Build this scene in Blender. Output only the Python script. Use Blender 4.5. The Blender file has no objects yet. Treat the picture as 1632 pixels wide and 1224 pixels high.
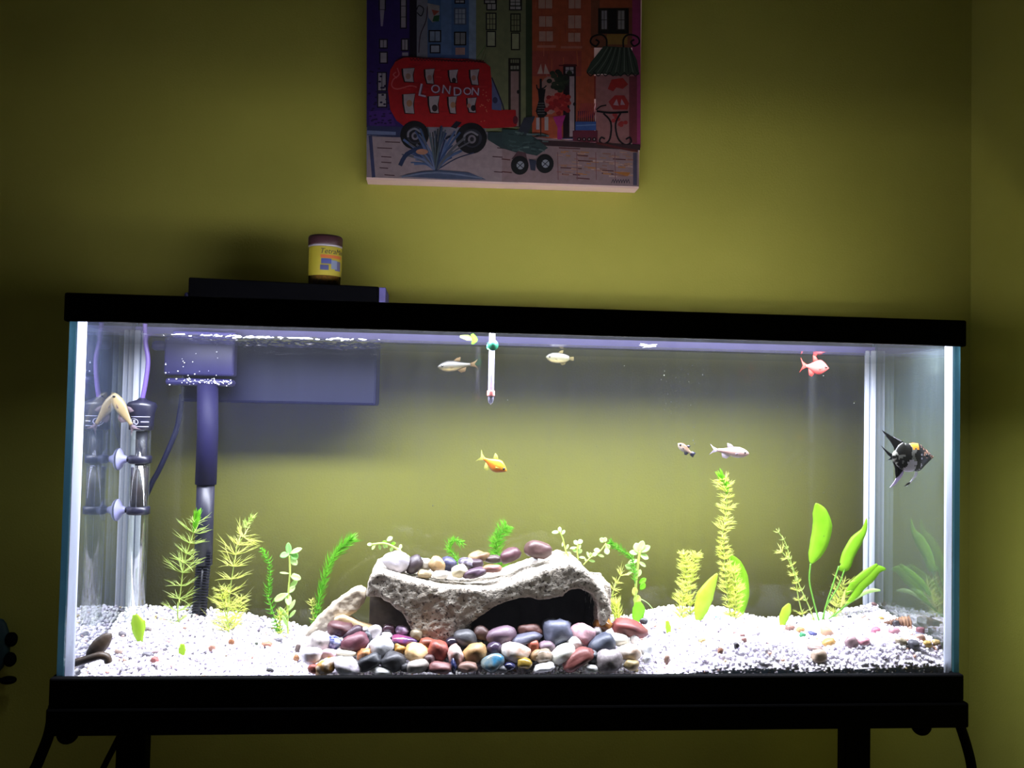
import bpy, bmesh, math, random
import numpy as np
from mathutils import Vector, Matrix, noise
random.seed(7); rng = np.random.default_rng(7)
S = bpy.context.scene
COL = S.collection
PI = math.pi

# ------------------------------------------------------------------ camera
F = 1418.0
CP = Vector((-.1306, -1.204, .3847)); YAW, PITCH, ROLL = .0845, .033, .0209
fw = Vector((math.sin(YAW)*math.cos(PITCH), math.cos(YAW)*math.cos(PITCH), math.sin(PITCH)))
r0 = Vector((math.cos(YAW), -math.sin(YAW), 0)); u0 = r0.cross(fw)
rt = math.cos(ROLL)*r0 + math.sin(ROLL)*u0
up = -math.sin(ROLL)*r0 + math.cos(ROLL)*u0
cam = bpy.data.cameras.new('camera'); cam.sensor_fit = 'HORIZONTAL'; cam.sensor_width = 36
cam.lens = F*36/1632; cam.clip_start = .05
co = bpy.data.objects.new('camera', cam); COL.objects.link(co)
m = Matrix((rt, up, -fw)).transposed().to_4x4(); m.translation = CP
co.matrix_world = m; S.camera = co

# ------------------------------------------------------------------ world, lamps, exposure
def lin(c):
    return tuple(((v/255)/12.92 if v/255 <= .04045 else ((v/255+.055)/1.055)**2.4) for v in c)
w = bpy.data.worlds.new('world'); S.world = w; w.use_nodes = True
bg = w.node_tree.nodes['Background']; bg.inputs[0].default_value = (1, .93, .80, 1); bg.inputs[1].default_value = .029
def area(name, loc, rot, sx, sy, power, col, spread=PI):
    l = bpy.data.lights.new(name, 'AREA'); l.shape = 'RECTANGLE'; l.size = sx; l.size_y = sy
    l.energy = power; l.color = col; l.spread = spread
    o = bpy.data.objects.new(name, l); COL.objects.link(o); o.location = loc; o.rotation_euler = rot
    return o
area('led_light', (0, .048, .5125), (0, 0, 0), 1.14, .076, 39, (.87, .88, 1.0), math.radians(157))
area('added_wall_fill', (.17, .050, .452), (PI, 0, 0), .84, .012, 2.3, (1, .98, .86))  # added unseen lamp, stands in for led light mirrored up off the water
v = S.view_settings; S.display_settings.display_device = 'sRGB'
v.view_transform = 'Standard'; v.look = 'None'; v.gamma = 1; v.exposure = 0; v.use_curve_mapping = False
S.cycles.max_bounces = 10; S.cycles.transparent_max_bounces = 40; S.cycles.diffuse_bounces = 4; S.cycles.glossy_bounces = 5
S.cycles.sample_clamp_indirect = 4

# ------------------------------------------------------------------ helpers
def at(px, py, Y=0.0):
    d = fw*F + rt*(px-816) - up*(py-612)
    return CP + d*((Y-CP.y)/d.y)
def mpp(Y): return (Y-CP.y)/F            # metres per picture pixel at depth Y
def tag(o, label=None, cat=None, group=None, kind=None):
    if label: o['label'] = label
    if cat: o['category'] = cat
    if group: o['group'] = group
    if kind: o['kind'] = kind
    return o
def empty(name, loc=(0, 0, 0)):
    o = bpy.data.objects.new(name, None); COL.objects.link(o); o.location = loc; o.empty_display_size = .02
    return o
def put(name, me, mats, parent=None, smooth=True, loc=None):
    """link a mesh; parent is an unrotated empty, so world coordinates are kept"""
    if not isinstance(mats, (list, tuple)): mats = [mats]
    for k in mats: me.materials.append(k)
    if smooth:
        me.polygons.foreach_set('use_smooth', [True]*len(me.polygons))
    o = bpy.data.objects.new(name, me); COL.objects.link(o)
    if loc is not None: o.location = loc
    if parent is not None:
        o.parent = parent
        off = Vector((0, 0, 0)); p = parent
        while p is not None: off += p.location; p = p.parent
        o.location = Vector(o.location) - off
    return o
def mesh_of(bm, name='mesh'):
    me = bpy.data.meshes.new(name); bm.to_mesh(me); bm.free(); return me
def pyd(vs, fs, name='mesh'):
    me = bpy.data.meshes.new(name); me.from_pydata([tuple(q) for q in vs], [], fs); me.update(); return me
def box_bm(bm, a, b, bev=0.0):
    x0, y0, z0 = a; x1, y1, z1 = b
    r = bmesh.ops.create_cube(bm, size=1)
    M = Matrix.Translation(((x0+x1)/2, (y0+y1)/2, (z0+z1)/2)) @ Matrix.Diagonal((x1-x0, y1-y0, z1-z0, 1))
    bmesh.ops.transform(bm, matrix=M, verts=r['verts'])
    if bev:
        es = {e for q in r['verts'] for e in q.link_edges}
        bmesh.ops.bevel(bm, geom=list(es), offset=bev, segments=2, affect='EDGES', profile=.5)
def box(name, a, b, m, parent=None, bev=0.0, smooth=False):
    bm = bmesh.new(); box_bm(bm, a, b, bev); return put(name, mesh_of(bm), m, parent, smooth)
def tube_data(path, radii, n=10, cap=True):
    pts = [Vector(p) for p in path]; N = len(pts)
    if not hasattr(radii, '__len__'): radii = [radii]*N
    vs, fs = [], []
    nrm = None
    for i, p in enumerate(pts):
        t = (pts[min(i+1, N-1)]-pts[max(i-1, 0)]).normalized()
        if nrm is None:
            nrm = t.orthogonal().normalized()
        nrm = (nrm - t*nrm.dot(t)).normalized(); b = t.cross(nrm)
        for k in range(n):
            a = 2*PI*k/n; vs.append(p + (nrm*math.cos(a)+b*math.sin(a))*radii[i])
    for i in range(N-1):
        for k in range(n):
            fs.append((i*n+k, i*n+(k+1) % n, (i+1)*n+(k+1) % n, (i+1)*n+k))
    if cap:
        fs.append(tuple(range(n))[::-1]); fs.append(tuple((N-1)*n+k for k in range(n)))
    return vs, fs
def tube(name, path, radii, m, parent=None, n=10):
    return put(name, pyd(*tube_data(path, radii, n)), m, parent)
def lathe(name, base, prof, m, parent=None, n=32):
    """prof: (radius, z) going up"""
    base = Vector(base); vs, fs = [], []
    for r, z in prof:
        for k in range(n):
            a = 2*PI*k/n; vs.append(base+Vector((r*math.cos(a), r*math.sin(a), z)))
    for i in range(len(prof)-1):
        for k in range(n): fs.append((i*n+k, i*n+(k+1) % n, (i+1)*n+(k+1) % n, (i+1)*n+k))
    fs.append(tuple(range(n))[::-1]); fs.append(tuple((len(prof)-1)*n+k for k in range(n)))
    return put(name, pyd(vs, fs), m, parent)
def smooth_path(pts, n=6):
    pts = [Vector(p) for p in pts]; out = []
    for i in range(len(pts)-1):
        p0 = pts[max(i-1, 0)]; p1 = pts[i]; p2 = pts[i+1]; p3 = pts[min(i+2, len(pts)-1)]
        for k in range(n):
            t = k/n
            out.append(.5*((2*p1)+(p2-p0)*t+(2*p0-5*p1+4*p2-p3)*t*t+(3*p1-p0-3*p2+p3)*t**3))
    out.append(pts[-1]); return out

# ------------------------------------------------------------------ materials
def newmat(name):
    k = bpy.data.materials.new(name); k.use_nodes = True; nt = k.node_tree; nt.nodes.clear()
    out = nt.nodes.new('ShaderNodeOutputMaterial'); return k, nt, out
def c4(c): return tuple(lin(c))+(1,)
def mat(name, col, rough=.5, col2=None, scale=40, sharp=.15, bump=0, bscale=None, metal=0, transl=0, spec=.5, mid=.5, detail=4, coat=0):
    k, nt, out = newmat(name); N = nt.nodes.new; L = nt.links.new
    b = N('ShaderNodeBsdfPrincipled'); b.inputs['Roughness'].default_value = rough; b.inputs['Metallic'].default_value = metal
    b.inputs['Specular IOR Level'].default_value = spec; b.inputs['Coat Weight'].default_value = coat
    b.inputs['Base Color'].default_value = c4(col)
    tc = N('ShaderNodeTexCoord'); colsock = None
    if col2 is not None:
        n = N('ShaderNodeTexNoise'); n.inputs['Scale'].default_value = scale; n.inputs['Detail'].default_value = detail
        L(tc.outputs['Object'], n.inputs['Vector'])
        r = N('ShaderNodeValToRGB'); r.color_ramp.elements[0].position = mid-sharp; r.color_ramp.elements[1].position = mid+sharp
        r.color_ramp.elements[0].color = c4(col); r.color_ramp.elements[1].color = c4(col2)
        L(n.outputs['Fac'], r.inputs['Fac']); L(r.outputs['Color'], b.inputs['Base Color']); colsock = r.outputs['Color']
    if bump:
        n2 = N('ShaderNodeTexNoise'); n2.inputs['Scale'].default_value = bscale or scale*2; n2.inputs['Detail'].default_value = 5
        L(tc.outputs['Object'], n2.inputs['Vector'])
        bp = N('ShaderNodeBump'); bp.inputs['Strength'].default_value = bump; bp.inputs['Distance'].default_value = .002
        L(n2.outputs['Fac'], bp.inputs['Height']); L(bp.outputs['Normal'], b.inputs['Normal'])
    sh = b.outputs[0]
    if transl:
        t = N('ShaderNodeBsdfTranslucent'); t.inputs['Color'].default_value = c4(col)
        if colsock: L(colsock, t.inputs['Color'])
        mx = N('ShaderNodeMixShader'); mx.inputs[0].default_value = transl
        L(sh, mx.inputs[1]); L(t.outputs[0], mx.inputs[2]); sh = mx.outputs[0]
    L(sh, out.inputs['Surface']); return k
def glass(name, fac=.05, tint=(1, 1, 1), film=0, filmcol=(200, 205, 215), streak=True, rough=0.0, fresnel=False, tir=False):
    k, nt, out = newmat(name); N = nt.nodes.new; L = nt.links.new
    t = N('ShaderNodeBsdfTransparent'); t.inputs[0].default_value = tint+(1,)
    g = N('ShaderNodeBsdfGlossy'); g.inputs['Roughness'].default_value = rough
    mx = N('ShaderNodeMixShader'); mx.inputs[0].default_value = fac
    if fresnel:
        fr = N('ShaderNodeLayerWeight'); fr.inputs['Blend'].default_value = fac; L(fr.outputs['Fresnel'], mx.inputs[0])
    if tir:      # water behind glass: beyond the critical angle (48.6 degrees) the pane reflects from inside
        lw = N('ShaderNodeLayerWeight'); lw.inputs['Blend'].default_value = .5
        m0 = N('ShaderNodeMapRange'); m0.interpolation_type = 'SMOOTHSTEP'
        m0.inputs['From Min'].default_value = .20; m0.inputs['From Max'].default_value = .52; m0.inputs['To Min'].default_value = fac; m0.inputs['To Max'].default_value = .80
        L(lw.outputs['Facing'], m0.inputs['Value']); L(m0.outputs[0], mx.inputs[0])
    L(t.outputs[0], mx.inputs[1]); L(g.outputs[0], mx.inputs[2]); sh = mx.outputs[0]
    if film:
        d = N('ShaderNodeBsdfDiffuse'); d.inputs[0].default_value = c4(filmcol)
        tl = N('ShaderNodeBsdfTranslucent'); tl.inputs[0].default_value = c4(filmcol)
        m1 = N('ShaderNodeMixShader'); m1.inputs[0].default_value = .5; L(d.outputs[0], m1.inputs[1]); L(tl.outputs[0], m1.inputs[2])
        m2 = N('ShaderNodeMixShader'); m2.inputs[0].default_value = film; L(sh, m2.inputs[1]); L(m1.outputs[0], m2.inputs[2])
        if streak:
            tc = N('ShaderNodeTexCoord'); mp = N('ShaderNodeMapping'); mp.inputs['Scale'].default_value = (60, 60, 5)
            n = N('ShaderNodeTexNoise'); n.inputs['Scale'].default_value = 1; n.inputs['Detail'].default_value = 5
            mr = N('ShaderNodeMapRange'); mr.inputs['From Min'].default_value = .4; mr.inputs['From Max'].default_value = .75
            mr.inputs['To Min'].default_value = film*.92; mr.inputs['To Max'].default_value = film*1.3
            L(tc.outputs['Object'], mp.inputs[0]); L(mp.outputs[0], n.inputs['Vector']); L(n.outputs['Fac'], mr.inputs['Value']); L(mr.outputs[0], m2.inputs[0])
        sh = m2.outputs[0]
    L(sh, out.inputs['Surface']); return k
def attr_mat(name, rough=.6, spec=.3, transl=0, noise_amt=.12, scale=300, bump=0):
    k, nt, out = newmat(name); N = nt.nodes.new; L = nt.links.new
    a = N('ShaderNodeAttribute'); a.attribute_name = 'tint'
    b = N('ShaderNodeBsdfPrincipled'); b.inputs['Roughness'].default_value = rough; b.inputs['Specular IOR Level'].default_value = spec
    tc = N('ShaderNodeTexCoord'); n = N('ShaderNodeTexNoise'); n.inputs['Scale'].default_value = scale; n.inputs['Detail'].default_value = 4
    L(tc.outputs['Object'], n.inputs['Vector'])
    mr = N('ShaderNodeMapRange'); mr.inputs['To Min'].default_value = 1-noise_amt*2; mr.inputs['To Max'].default_value = 1+noise_amt*2
    L(n.outputs['Fac'], mr.inputs['Value'])
    mx = N('ShaderNodeVectorMath'); mx.operation = 'SCALE'; L(a.outputs['Color'], mx.inputs[0]); L(mr.outputs[0], mx.inputs['Scale'])
    L(mx.outputs[0], b.inputs['Base Color'])
    L(b.outputs[0], out.inputs['Surface']); return k
def set_tint(me, cols):
    """cols: per-polygon linear rgb"""
    at_ = me.attributes.new('tint', 'FLOAT_COLOR', 'CORNER')
    lt = np.empty(len(me.polygons), dtype=np.int32); me.polygons.foreach_get('loop_total', lt)
    c = np.repeat(np.array(cols, dtype=np.float32), lt, axis=0)
    c = np.concatenate([c, np.ones((len(c), 1), np.float32)], 1)
    at_.data.foreach_set('color', c.ravel())

M_black = mat('black_plastic', (7, 7, 8), .75, spec=.04)
M_iron = mat('black_iron', (5, 5, 6), .75, spec=.04)
M_wall = mat('olive_wall_paint', (154, 149, 66), .75, (147, 142, 60), scale=6, sharp=.3, bump=.25, bscale=260, spec=.2)
M_floor = mat('dark_floor', (70, 52, 38), .5, (50, 36, 26), scale=5)
M_white = mat('white_trim', (210, 205, 195), .5)
M_filter = mat('hazed_black_plastic', (17, 16, 46), .55, (14, 13, 40), scale=14, sharp=.3, spec=.3)  # black plastic with the bluish haze over it put into the colour
M_filter_lid = mat('filter_lid_plastic', (2, 2, 3), .85, spec=.02)
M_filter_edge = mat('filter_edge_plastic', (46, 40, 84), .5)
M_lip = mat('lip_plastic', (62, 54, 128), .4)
M_rim_lit = mat('lit_rim_plastic', (84, 78, 132), .4)
M_front = glass('front_glass', .02, (.995, 1, .995), film=.004)
M_rear = glass('rear_glass', .012, (.95, .97, .95), film=.018, filmcol=(130, 134, 230), tir=True)
M_side = glass('side_glass', .50, (.93, .98, .96), film=.04, filmcol=(150, 170, 220))
M_side2 = glass('side_glass_filmed', .22, (.93, .98, .96), film=.07, filmcol=(165, 185, 195))
M_edge = mat('teal_glass_edge', (92, 138, 150), .2, (66, 112, 130), scale=9, sharp=.3, transl=.8)
M_seal = mat('clear_silicone', (240, 244, 255), .35, transl=.6)
M_sealdark = mat('silicone_joint', (80, 100, 130), .4)

# ------------------------------------------------------------------ setting
H = .61; ZT, ZB, Z0 = .530, .4925, .0346; D = .24; YW = .45; CX = .9074; FL = -.74
tag(box('wall_back', (-2.6, YW, FL), (CX+.1, YW+.1, 1.9), M_wall), kind='structure')
tag(box('wall_right', (CX, -2.6, FL), (CX+.1, YW, 1.9), M_wall), kind='structure')
tag(box('floor', (-2.6, -2.6, FL-.05), (CX+.1, YW+.1, FL), M_floor), kind='structure')
tag(box('baseboard_back', (-2.6, YW-.014, FL), (CX, YW, FL+.09), M_white, bev=.003), kind='structure')

# ------------------------------------------------------------------ gravel height field
def interp(tab, x): return float(np.interp(x, [t[0] for t in tab], [t[1] for t in tab]))
back_line = [(120, 975), (240, 966), (300, 968), (420, 985), (500, 1000), (640, 998), (900, 985), (1000, 982), (1060, 968), (1150, 970), (1215, 985), (1270, 984), (1340, 974), (1395, 962), (1430, 958), (1500, 968)]
front_line = [(90, 1085), (950, 1085), (1035, 1070), (1100, 1046), (1150, 1026), (1200, 1020), (1250, 1024), (1290, 1040), (1330, 1030), (1400, 1020), (1460, 1018), (1515, 1026)]
floor_line = [(90, 1085), (950, 1085), (1035, 1076), (1100, 1072), (1200, 1062), (1290, 1068), (1400, 1062), (1515, 1060)]
bx = []; fx = []
for px, py in back_line:
    p = at(px, py, .225); bx.append((p.x, p.z))
for px, py in front_line:
    p = at(px, py, .037); fx.append((p.x, p.z))
fl_ = []
for px, py in floor_line:
    p = at(px, py, .008); fl_.append((p.x, p.z))
def gz(x, y):
    a = interp(fx, x); b = interp(bx, x); t = min(1, max(0, (y-.037)/.188))
    t2 = t*(1.25-.25*t)
    z = a+(b-a)*t2
    if y < .037: z = interp(fl_, x)+(a-interp(fl_, x))*math.sin(max(0, (y-.008)/.029)*PI/2)
    z += .004*noise.noise(Vector((x*14, y*14, 0)))*min(1, t*4)
    if y < .037: z = min(z, a)
    return z
def ground_at(px, py):
    lo = .008
    for i in range(240):
        Y = .008+i*.001
        p = at(px, py, Y)
        if p.z <= gz(p.x, Y) and i > 0: return Vector((p.x, Y, gz(p.x, Y)))
        if Y > .226: break
    p = at(px, py, .222); return Vector((p.x, .222, gz(p.x, .222)))

# ------------------------------------------------------------------ aquarium
aq = tag(empty('aquarium', (0, D/2, 0)), 'long glass aquarium with black top rim and black base rim on an iron stand', 'aquarium')
G = .008
def pane(name, a, b, m, edge_axis):
    bm = bmesh.new(); box_bm(bm, a, b); me = mesh_of(bm)
    o = put(name, me, [m, M_edge], aq, False)
    for p in me.polygons:
        n = p.normal
        k = [abs(n.x), abs(n.y), abs(n.z)]
        p.material_index = 0 if k[edge_axis] > .9 else 1
    return o
pane('front_pane', (-H+G, 0, .008), (H-G, G*.6, ZT-.01), M_front, 1)
pane('rear_pane', (-H+G, D-G*.6, .008), (H-G, D, ZT-.01), M_rear, 1)
pane('side_pane', (-H, 0, .008), (-H+G, D, ZT-.01), M_side, 0)
pane('side_pane', (H-G, 0, .008), (H, D, ZT-.01), M_side2, 0)
pane('bottom_pane', (-H+G, G*.6, .008), (H-G, D-G*.6, .014), M_front, 2)
def frame(name, x0, x1, y0, y1, z0, z1, t, m):
    bm = bmesh.new()
    box_bm(bm, (x0, y0, z0), (x1, y0+t, z1), .0025); box_bm(bm, (x0, y1-t, z0), (x1, y1, z1), .0025)
    box_bm(bm, (x0, y0+t, z0), (x0+t, y1-t, z1), .0015); box_bm(bm, (x1-t, y0+t, z0), (x1, y1-t, z1), .0015)
    return put(name, mesh_of(bm), m, aq, False)
frame('top_rim', -H-.006, H+.006, -.006, D+.006, ZB, ZT, .006, M_black)
BL = at(78, 1077, -.012).x; BR = at(1537, 1072, -.012).x
frame('base_rim', BL, BR, -.012, D+.012, -.002, Z0, .012, M_black)
# inner lip of the rear rim with the violet lamp light on black plastic put into its colour
box('rim_lip', (-H+G, D-G*.6-.004, ZB+.002), (H-G, D-G*.6, ZB+.016), M_rim_lit, aq)
def bead(x0, x1, y0, y1, nm='corner_seal'):
    box(nm, (x0, y0, .014), (x1, y1, ZB+.01), M_seal, aq, .0015, True)
bead(-H+G, -H+G+.011, G*.6, G*.6+.005); bead(H-G-.010, H-G, G*.6, G*.6+.005)
xl = at(196, 700, D-.012).x; xr = at(1402, 700, D-.012).x
for s, xe in ((-1, -H+G), (1, H-G)):
    bead(min(xe, xe-s*.008), max(xe, xe-s*.008), D-G*.6-.009, D-G*.6)
    bead(min(xe-s*.010, xe-s*.017), max(xe-s*.010, xe-s*.017), D-G*.6-.006, D-G*.6)
    box('seal_joint', (min(xe-s*.008, xe-s*.010), D-G*.6-.003, .014), (max(xe-s*.008, xe-s*.010), D-G*.6, ZB), M_sealdark, aq)

# light bar resting on the rim
lb = tag(empty('light_bar', (0, .055, .5135)), 'slim black lamp housing recessed behind the front of the top rim', 'light')
box('housing', (-H+.01, .007, .517), (H-.01, .10, .5295), M_black, lb, .003)
box('lens', (-H+.02, .018, .5135), (H-.02, .095, .517), mat('lens_plastic', (190, 190, 200), .3), lb)

# water surface: mirrors from below, rippled below the filter outlet
k, nt, out = newmat('water_surface_material'); N = nt.nodes.new; L = nt.links.new
t = N('ShaderNodeBsdfTransparent'); t.inputs[0].default_value = (.97, .99, 1, 1)
g = N('ShaderNodeBsdfGlossy'); g.inputs['Roughness'].default_value = .04
mx = N('ShaderNodeMixShader'); mx.inputs[0].default_value = .42
L(t.outputs[0], mx.inputs[1]); L(g.outputs[0], mx.inputs[2]); L(mx.outputs[0], out.inputs['Surface'])
M_water = k
ZW = .4805
nx, ny = 620, 120
X0, X1, Y0_, Y1_ = -H+G+.001, H-G-.001, G*.6+.001, D-G*.6-.005
xa = at(330, 540, .15).x; xb = at(600, 545, .15).x
vs = []
for j in range(ny+1):
    for i in range(nx+1):
        x = X0+(X1-X0)*i/nx; y = Y0_+(Y1_-Y0_)*j/ny
        a = .00012 + .0034*(.5+.9*abs(noise.noise(Vector((x*11, y*16, 7)))))*max(0, min(1, (x-xa+.06)/.08))*max(0, min(1, (xb+.05-x)/.08))
        z = ZW+a*noise.fractal(Vector((x*70, y*90, 3)), 1, 2, 3)
        vs.append((x, y, z))
fs = [(j*(nx+1)+i, j*(nx+1)+i+1, (j+1)*(nx+1)+i+1, (j+1)*(nx+1)+i) for j in range(ny) for i in range(nx)]
tag(put('water', pyd(vs, fs), M_water), 'clear water surface just under the black top rim of the aquarium', 'water', kind='stuff')

# ------------------------------------------------------------------ stand
st = tag(empty('aquarium_stand', (0, D/2, FL)), 'black iron stand with a deep top rail and curved side bars under the aquarium', 'stand')
SL = at(72, 1130, -.016).x; SR = at(1545, 1120, -.016).x
zt_ = -.003; zb_ = at(800, 1168, -.016).z
bm = bmesh.new()
box_bm(bm, (SL, -.016, zb_), (SR, .010, zt_), .003); box_bm(bm, (SL, D-.006, zb_), (SR, D+.02, zt_), .003)
box_bm(bm, (SL, .010, zb_), (SL+.026, D-.006, zt_), .002); box_bm(bm, (SR-.026, .010, zb_), (SR, D-.006, zt_), .002)
put('top_rail', mesh_of(bm), M_iron, st, False)
for pxa in (211.5, 1362):
    p = at(pxa, 1200, D); hw = 21.5*mpp(D)
    box('leg', (p.x-hw, D-.012, FL), (p.x+hw, D+.018, zb_+.01), M_iron, st, .002)
for pxa in (108, 1468):
    p = at(pxa, 1168, 0); vs_, fs_ = [], []
    bm = bmesh.new(); bmesh.ops.create_uvsphere(bm, u_segments=20, v_segments=12, radius=.0135)
    bmesh.ops.transform(bm, matrix=Matrix.Translation((p.x, 0, zb_-.001)), verts=bm.verts)
    put('rounded_bracket', mesh_of(bm), M_iron, st)
def bar(pts, r, nm='curved_bar'): tube(nm, smooth_path(pts), r, M_iron, st, 12)
def P3(px, py, Y): return at(px, py, Y)
for pts in ([(86, 1125), (78, 1170), (62, 1212), (44, 1262)], [(1528, 1150), (1541, 1190), (1549, 1228), (1549, 1275)]):
    q = [P3(a, b, -.004) for a, b in pts]; e = q[-1]
    s = -1 if pts[0][0] < 500 else 1
    q += [Vector((e.x+s*.01, e.y, e.z-.12)), Vector((e.x-s*.03, e.y, e.z-.32)), Vector((e.x+s*.02, e.y, FL+.006))]
    bar(q, .0068)
q = [P3(a, b, .10) for a, b in ((202, 1150), (182, 1190), (163, 1228), (140, 1285))]; e = q[-1]
bar(q+[Vector((e.x-.03, e.y, e.z-.2)), Vector((e.x-.01, e.y, FL+.004))], .0042)
bm = bmesh.new()
p = at(233, 1172, D); vs_ = [(p.x-.002, D, zb_), (p.x+.018, D, zb_), (p.x-.002, D, zb_-.022)]
vs_ = [Vector(q) for q in vs_]+[Vector(q)+Vector((0, .01, 0)) for q in vs_]
put('gusset', pyd(vs_, [(0, 2, 1), (3, 4, 5), (0, 1, 4, 3), (1, 2, 5, 4), (2, 0, 3, 5)]), M_iron, st, False)

# ------------------------------------------------------------------ gravel
ico = bmesh.new(); bmesh.ops.create_icosphere(ico, subdivisions=1, radius=1)
IV = np.array([q.co[:] for q in ico.verts]); IF = np.array([[q.index for q in f.verts] for f in ico.faces]); ico.free()
VV, FF, CC = [], [], []
def add_grains(pos, rad, cols):
    n = len(pos)
    s = rad[:, None]*rng.uniform(.65, 1.2, (n, 3)); s[:, 2] *= .85
    ang = rng.uniform(0, 2*PI, n); tl = rng.uniform(-.6, .6, n)
    v_ = IV[None]*s[:, None, :]*(1+rng.uniform(-.13, .13, (n, len(IV), 1)))
    c, s2 = np.cos(tl)[:, None], np.sin(tl)[:, None]
    v_ = np.stack([v_[..., 0], c*v_[..., 1]-s2*v_[..., 2], s2*v_[..., 1]+c*v_[..., 2]], -1)
    c, s2 = np.cos(ang)[:, None], np.sin(ang)[:, None]
    v_ = np.stack([c*v_[..., 0]-s2*v_[..., 1], s2*v_[..., 0]+c*v_[..., 1], v_[..., 2]], -1)
    v_ = v_+pos[:, None, :]
    base = sum(len(q) for q in VV)
    VV.append(v_.reshape(-1, 3)); FF.append((IF[None]+(np.arange(n)*len(IV))[:, None, None]+base).reshape(-1, 3))
    CC.append(np.repeat(cols, len(IF), axis=0))
wl = [lin(c) for c in ((246, 244, 250), (236, 232, 244), (228, 220, 236), (250, 248, 246), (214, 208, 222))]
odd = [lin(c) for c in ((150, 140, 150), (178, 140, 122), (120, 112, 122), (205, 170, 160), (196, 178, 130), (90, 84, 92))]
def pick(n, podd):
    o = np.array([odd[i] for i in rng.integers(0, len(odd), n)]); w_ = np.array([wl[i] for i in rng.integers(0, len(wl), n)])
    return np.where((rng.random(n) < podd)[:, None], o, w_)
sp = .0048
P = []
for y in np.arange(.010, D-.012, sp*.9):
    for x in np.arange(-H+.012, H-.012, sp):
        P.append((x+rng.uniform(-.5, .5)*sp, min(D-.010, y+rng.uniform(-.5, .5)*sp)))
pos = np.array([(x, y, gz(x, y)+rng.uniform(-.0015, .0012)) for x, y in P])
cc = pick(len(pos), .06)
dirt = np.clip(1-(pos[:, 2]-Z0)/.016, 0, 1)*np.clip((pos[:, 0]-.27)/.06, 0, 1)*(pos[:, 1] < .04)*np.clip(rng.normal(.6, .2, len(pos)), 0, 1)
cc = cc*(1-dirt[:, None])+np.array(lin((110, 106, 96)))*dirt[:, None]
add_grains(pos, rng.uniform(.0024, .0038, len(pos)), cc)
# face pressed against the front glass
P = []; cols = []
for x in np.arange(-H+.012, H-.012, .0050):
    zt2 = gz(x, .008)
    for z in np.arange(Z0-.012, zt2, .0046):
        X = x+rng.uniform(-.002, .002); P.append((X, .0098+rng.uniform(0, .0008), z+rng.uniform(-.0018, .0018)))
P = np.array(P); cc = pick(len(P), .10)
dirt = np.clip(1-(P[:, 2]-Z0)/.020, 0, 1)*np.clip((P[:, 0]-.27)/.06, 0, 1)*np.clip(rng.normal(.72, .2, len(P)), 0, 1)
cc = cc*(1-dirt[:, None])+np.array(lin((96, 92, 78)))*dirt[:, None]
add_grains(P, rng.uniform(.0023, .0035, len(P)), cc)
# back face against rear glass
P = []
for x in np.arange(-H+.012, H-.012, .0055):
    for z in np.arange(gz(x, .225)-.03, gz(x, .225), .005): P.append((x, D-.0095, z))
P = np.array(P); add_grains(P, rng.uniform(.0026, .0036, len(P)), pick(len(P), .05))
# bed under the grains
b0 = sum(len(q) for q in VV); gx = np.linspace(-H+.009, H-.009, 160); gy = np.linspace(.0085, D-.0085, 30)
bed = [(x, y, gz(x, y)-.003) for y in gy for x in gx]+[(x, y, .0145) for y in gy for x in gx]
n1, n2 = len(gx), len(gy); o2 = n1*n2; bf = []
for j in range(n2-1):
    for i in range(n1-1): bf.append((b0+j*n1+i, b0+j*n1+i+1, b0+(j+1)*n1+i+1, b0+(j+1)*n1+i))
for j in (0, n2-1):
    for i in range(n1-1): bf.append((b0+j*n1+i, b0+j*n1+i+1, b0+o2+j*n1+i+1, b0+o2+j*n1+i))
for i in (0, n1-1):
    for j in range(n2-1): bf.append((b0+j*n1+i, b0+(j+1)*n1+i, b0+o2+(j+1)*n1+i, b0+o2+j*n1+i))
VVa = np.concatenate(VV+[np.array(bed)]); faces = [tuple(q) for q in np.concatenate(FF).tolist()]+bf
me = pyd(VVa.tolist(), faces)
cs = np.concatenate(CC+[np.tile(lin((205, 200, 208)), (len(bf), 1))]); set_tint(me, cs)
M_gravel = attr_mat('white_gravel', .6, .3)
gr = put('gravel', me, M_gravel)
tag(gr, 'bed of fine white aquarium gravel sloping from the back to the front glass', 'gravel', kind='stuff')

# ------------------------------------------------------------------ stones
_smat = {}
def smat(c, c2=None, rough=.45, scale=90, sharp=.12, mid=.55):
    key = (c, c2, rough, scale)
    dim = lambda q: None if q is None else tuple(int(u*(.80 if min(q) < 170 else .93)) for u in q)
    c, c2 = dim(c), dim(c2)
    if key not in _smat:
        _smat[key] = mat('stone_%d' % len(_smat), c, rough, c2 or tuple(int(q*.82) for q in c), scale=scale, sharp=sharp if c2 else .3, bump=.15, bscale=300, mid=mid)
    return _smat[key]
def stone_mesh(rx, ry, rz, rough=.12, ex=2.4, seed=0, sub=3):
    bm = bmesh.new(); bmesh.ops.create_icosphere(bm, subdivisions=sub, radius=1)
    off = Vector((seed*3.1, seed*1.7, seed*.9))
    for q in bm.verts:
        n = q.co.normalized()
        s = (abs(n.x)**ex+abs(n.y)**ex+abs(n.z)**ex)**(-1/ex)
        s *= 1+rough*noise.noise(n*1.3+off)+rough*.35*noise.noise(n*3.5+off)
        q.co = Vector((n.x*s*rx, n.y*s*ry, n.z*s*rz))
    return mesh_of(bm)
_sd = [0]
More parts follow.
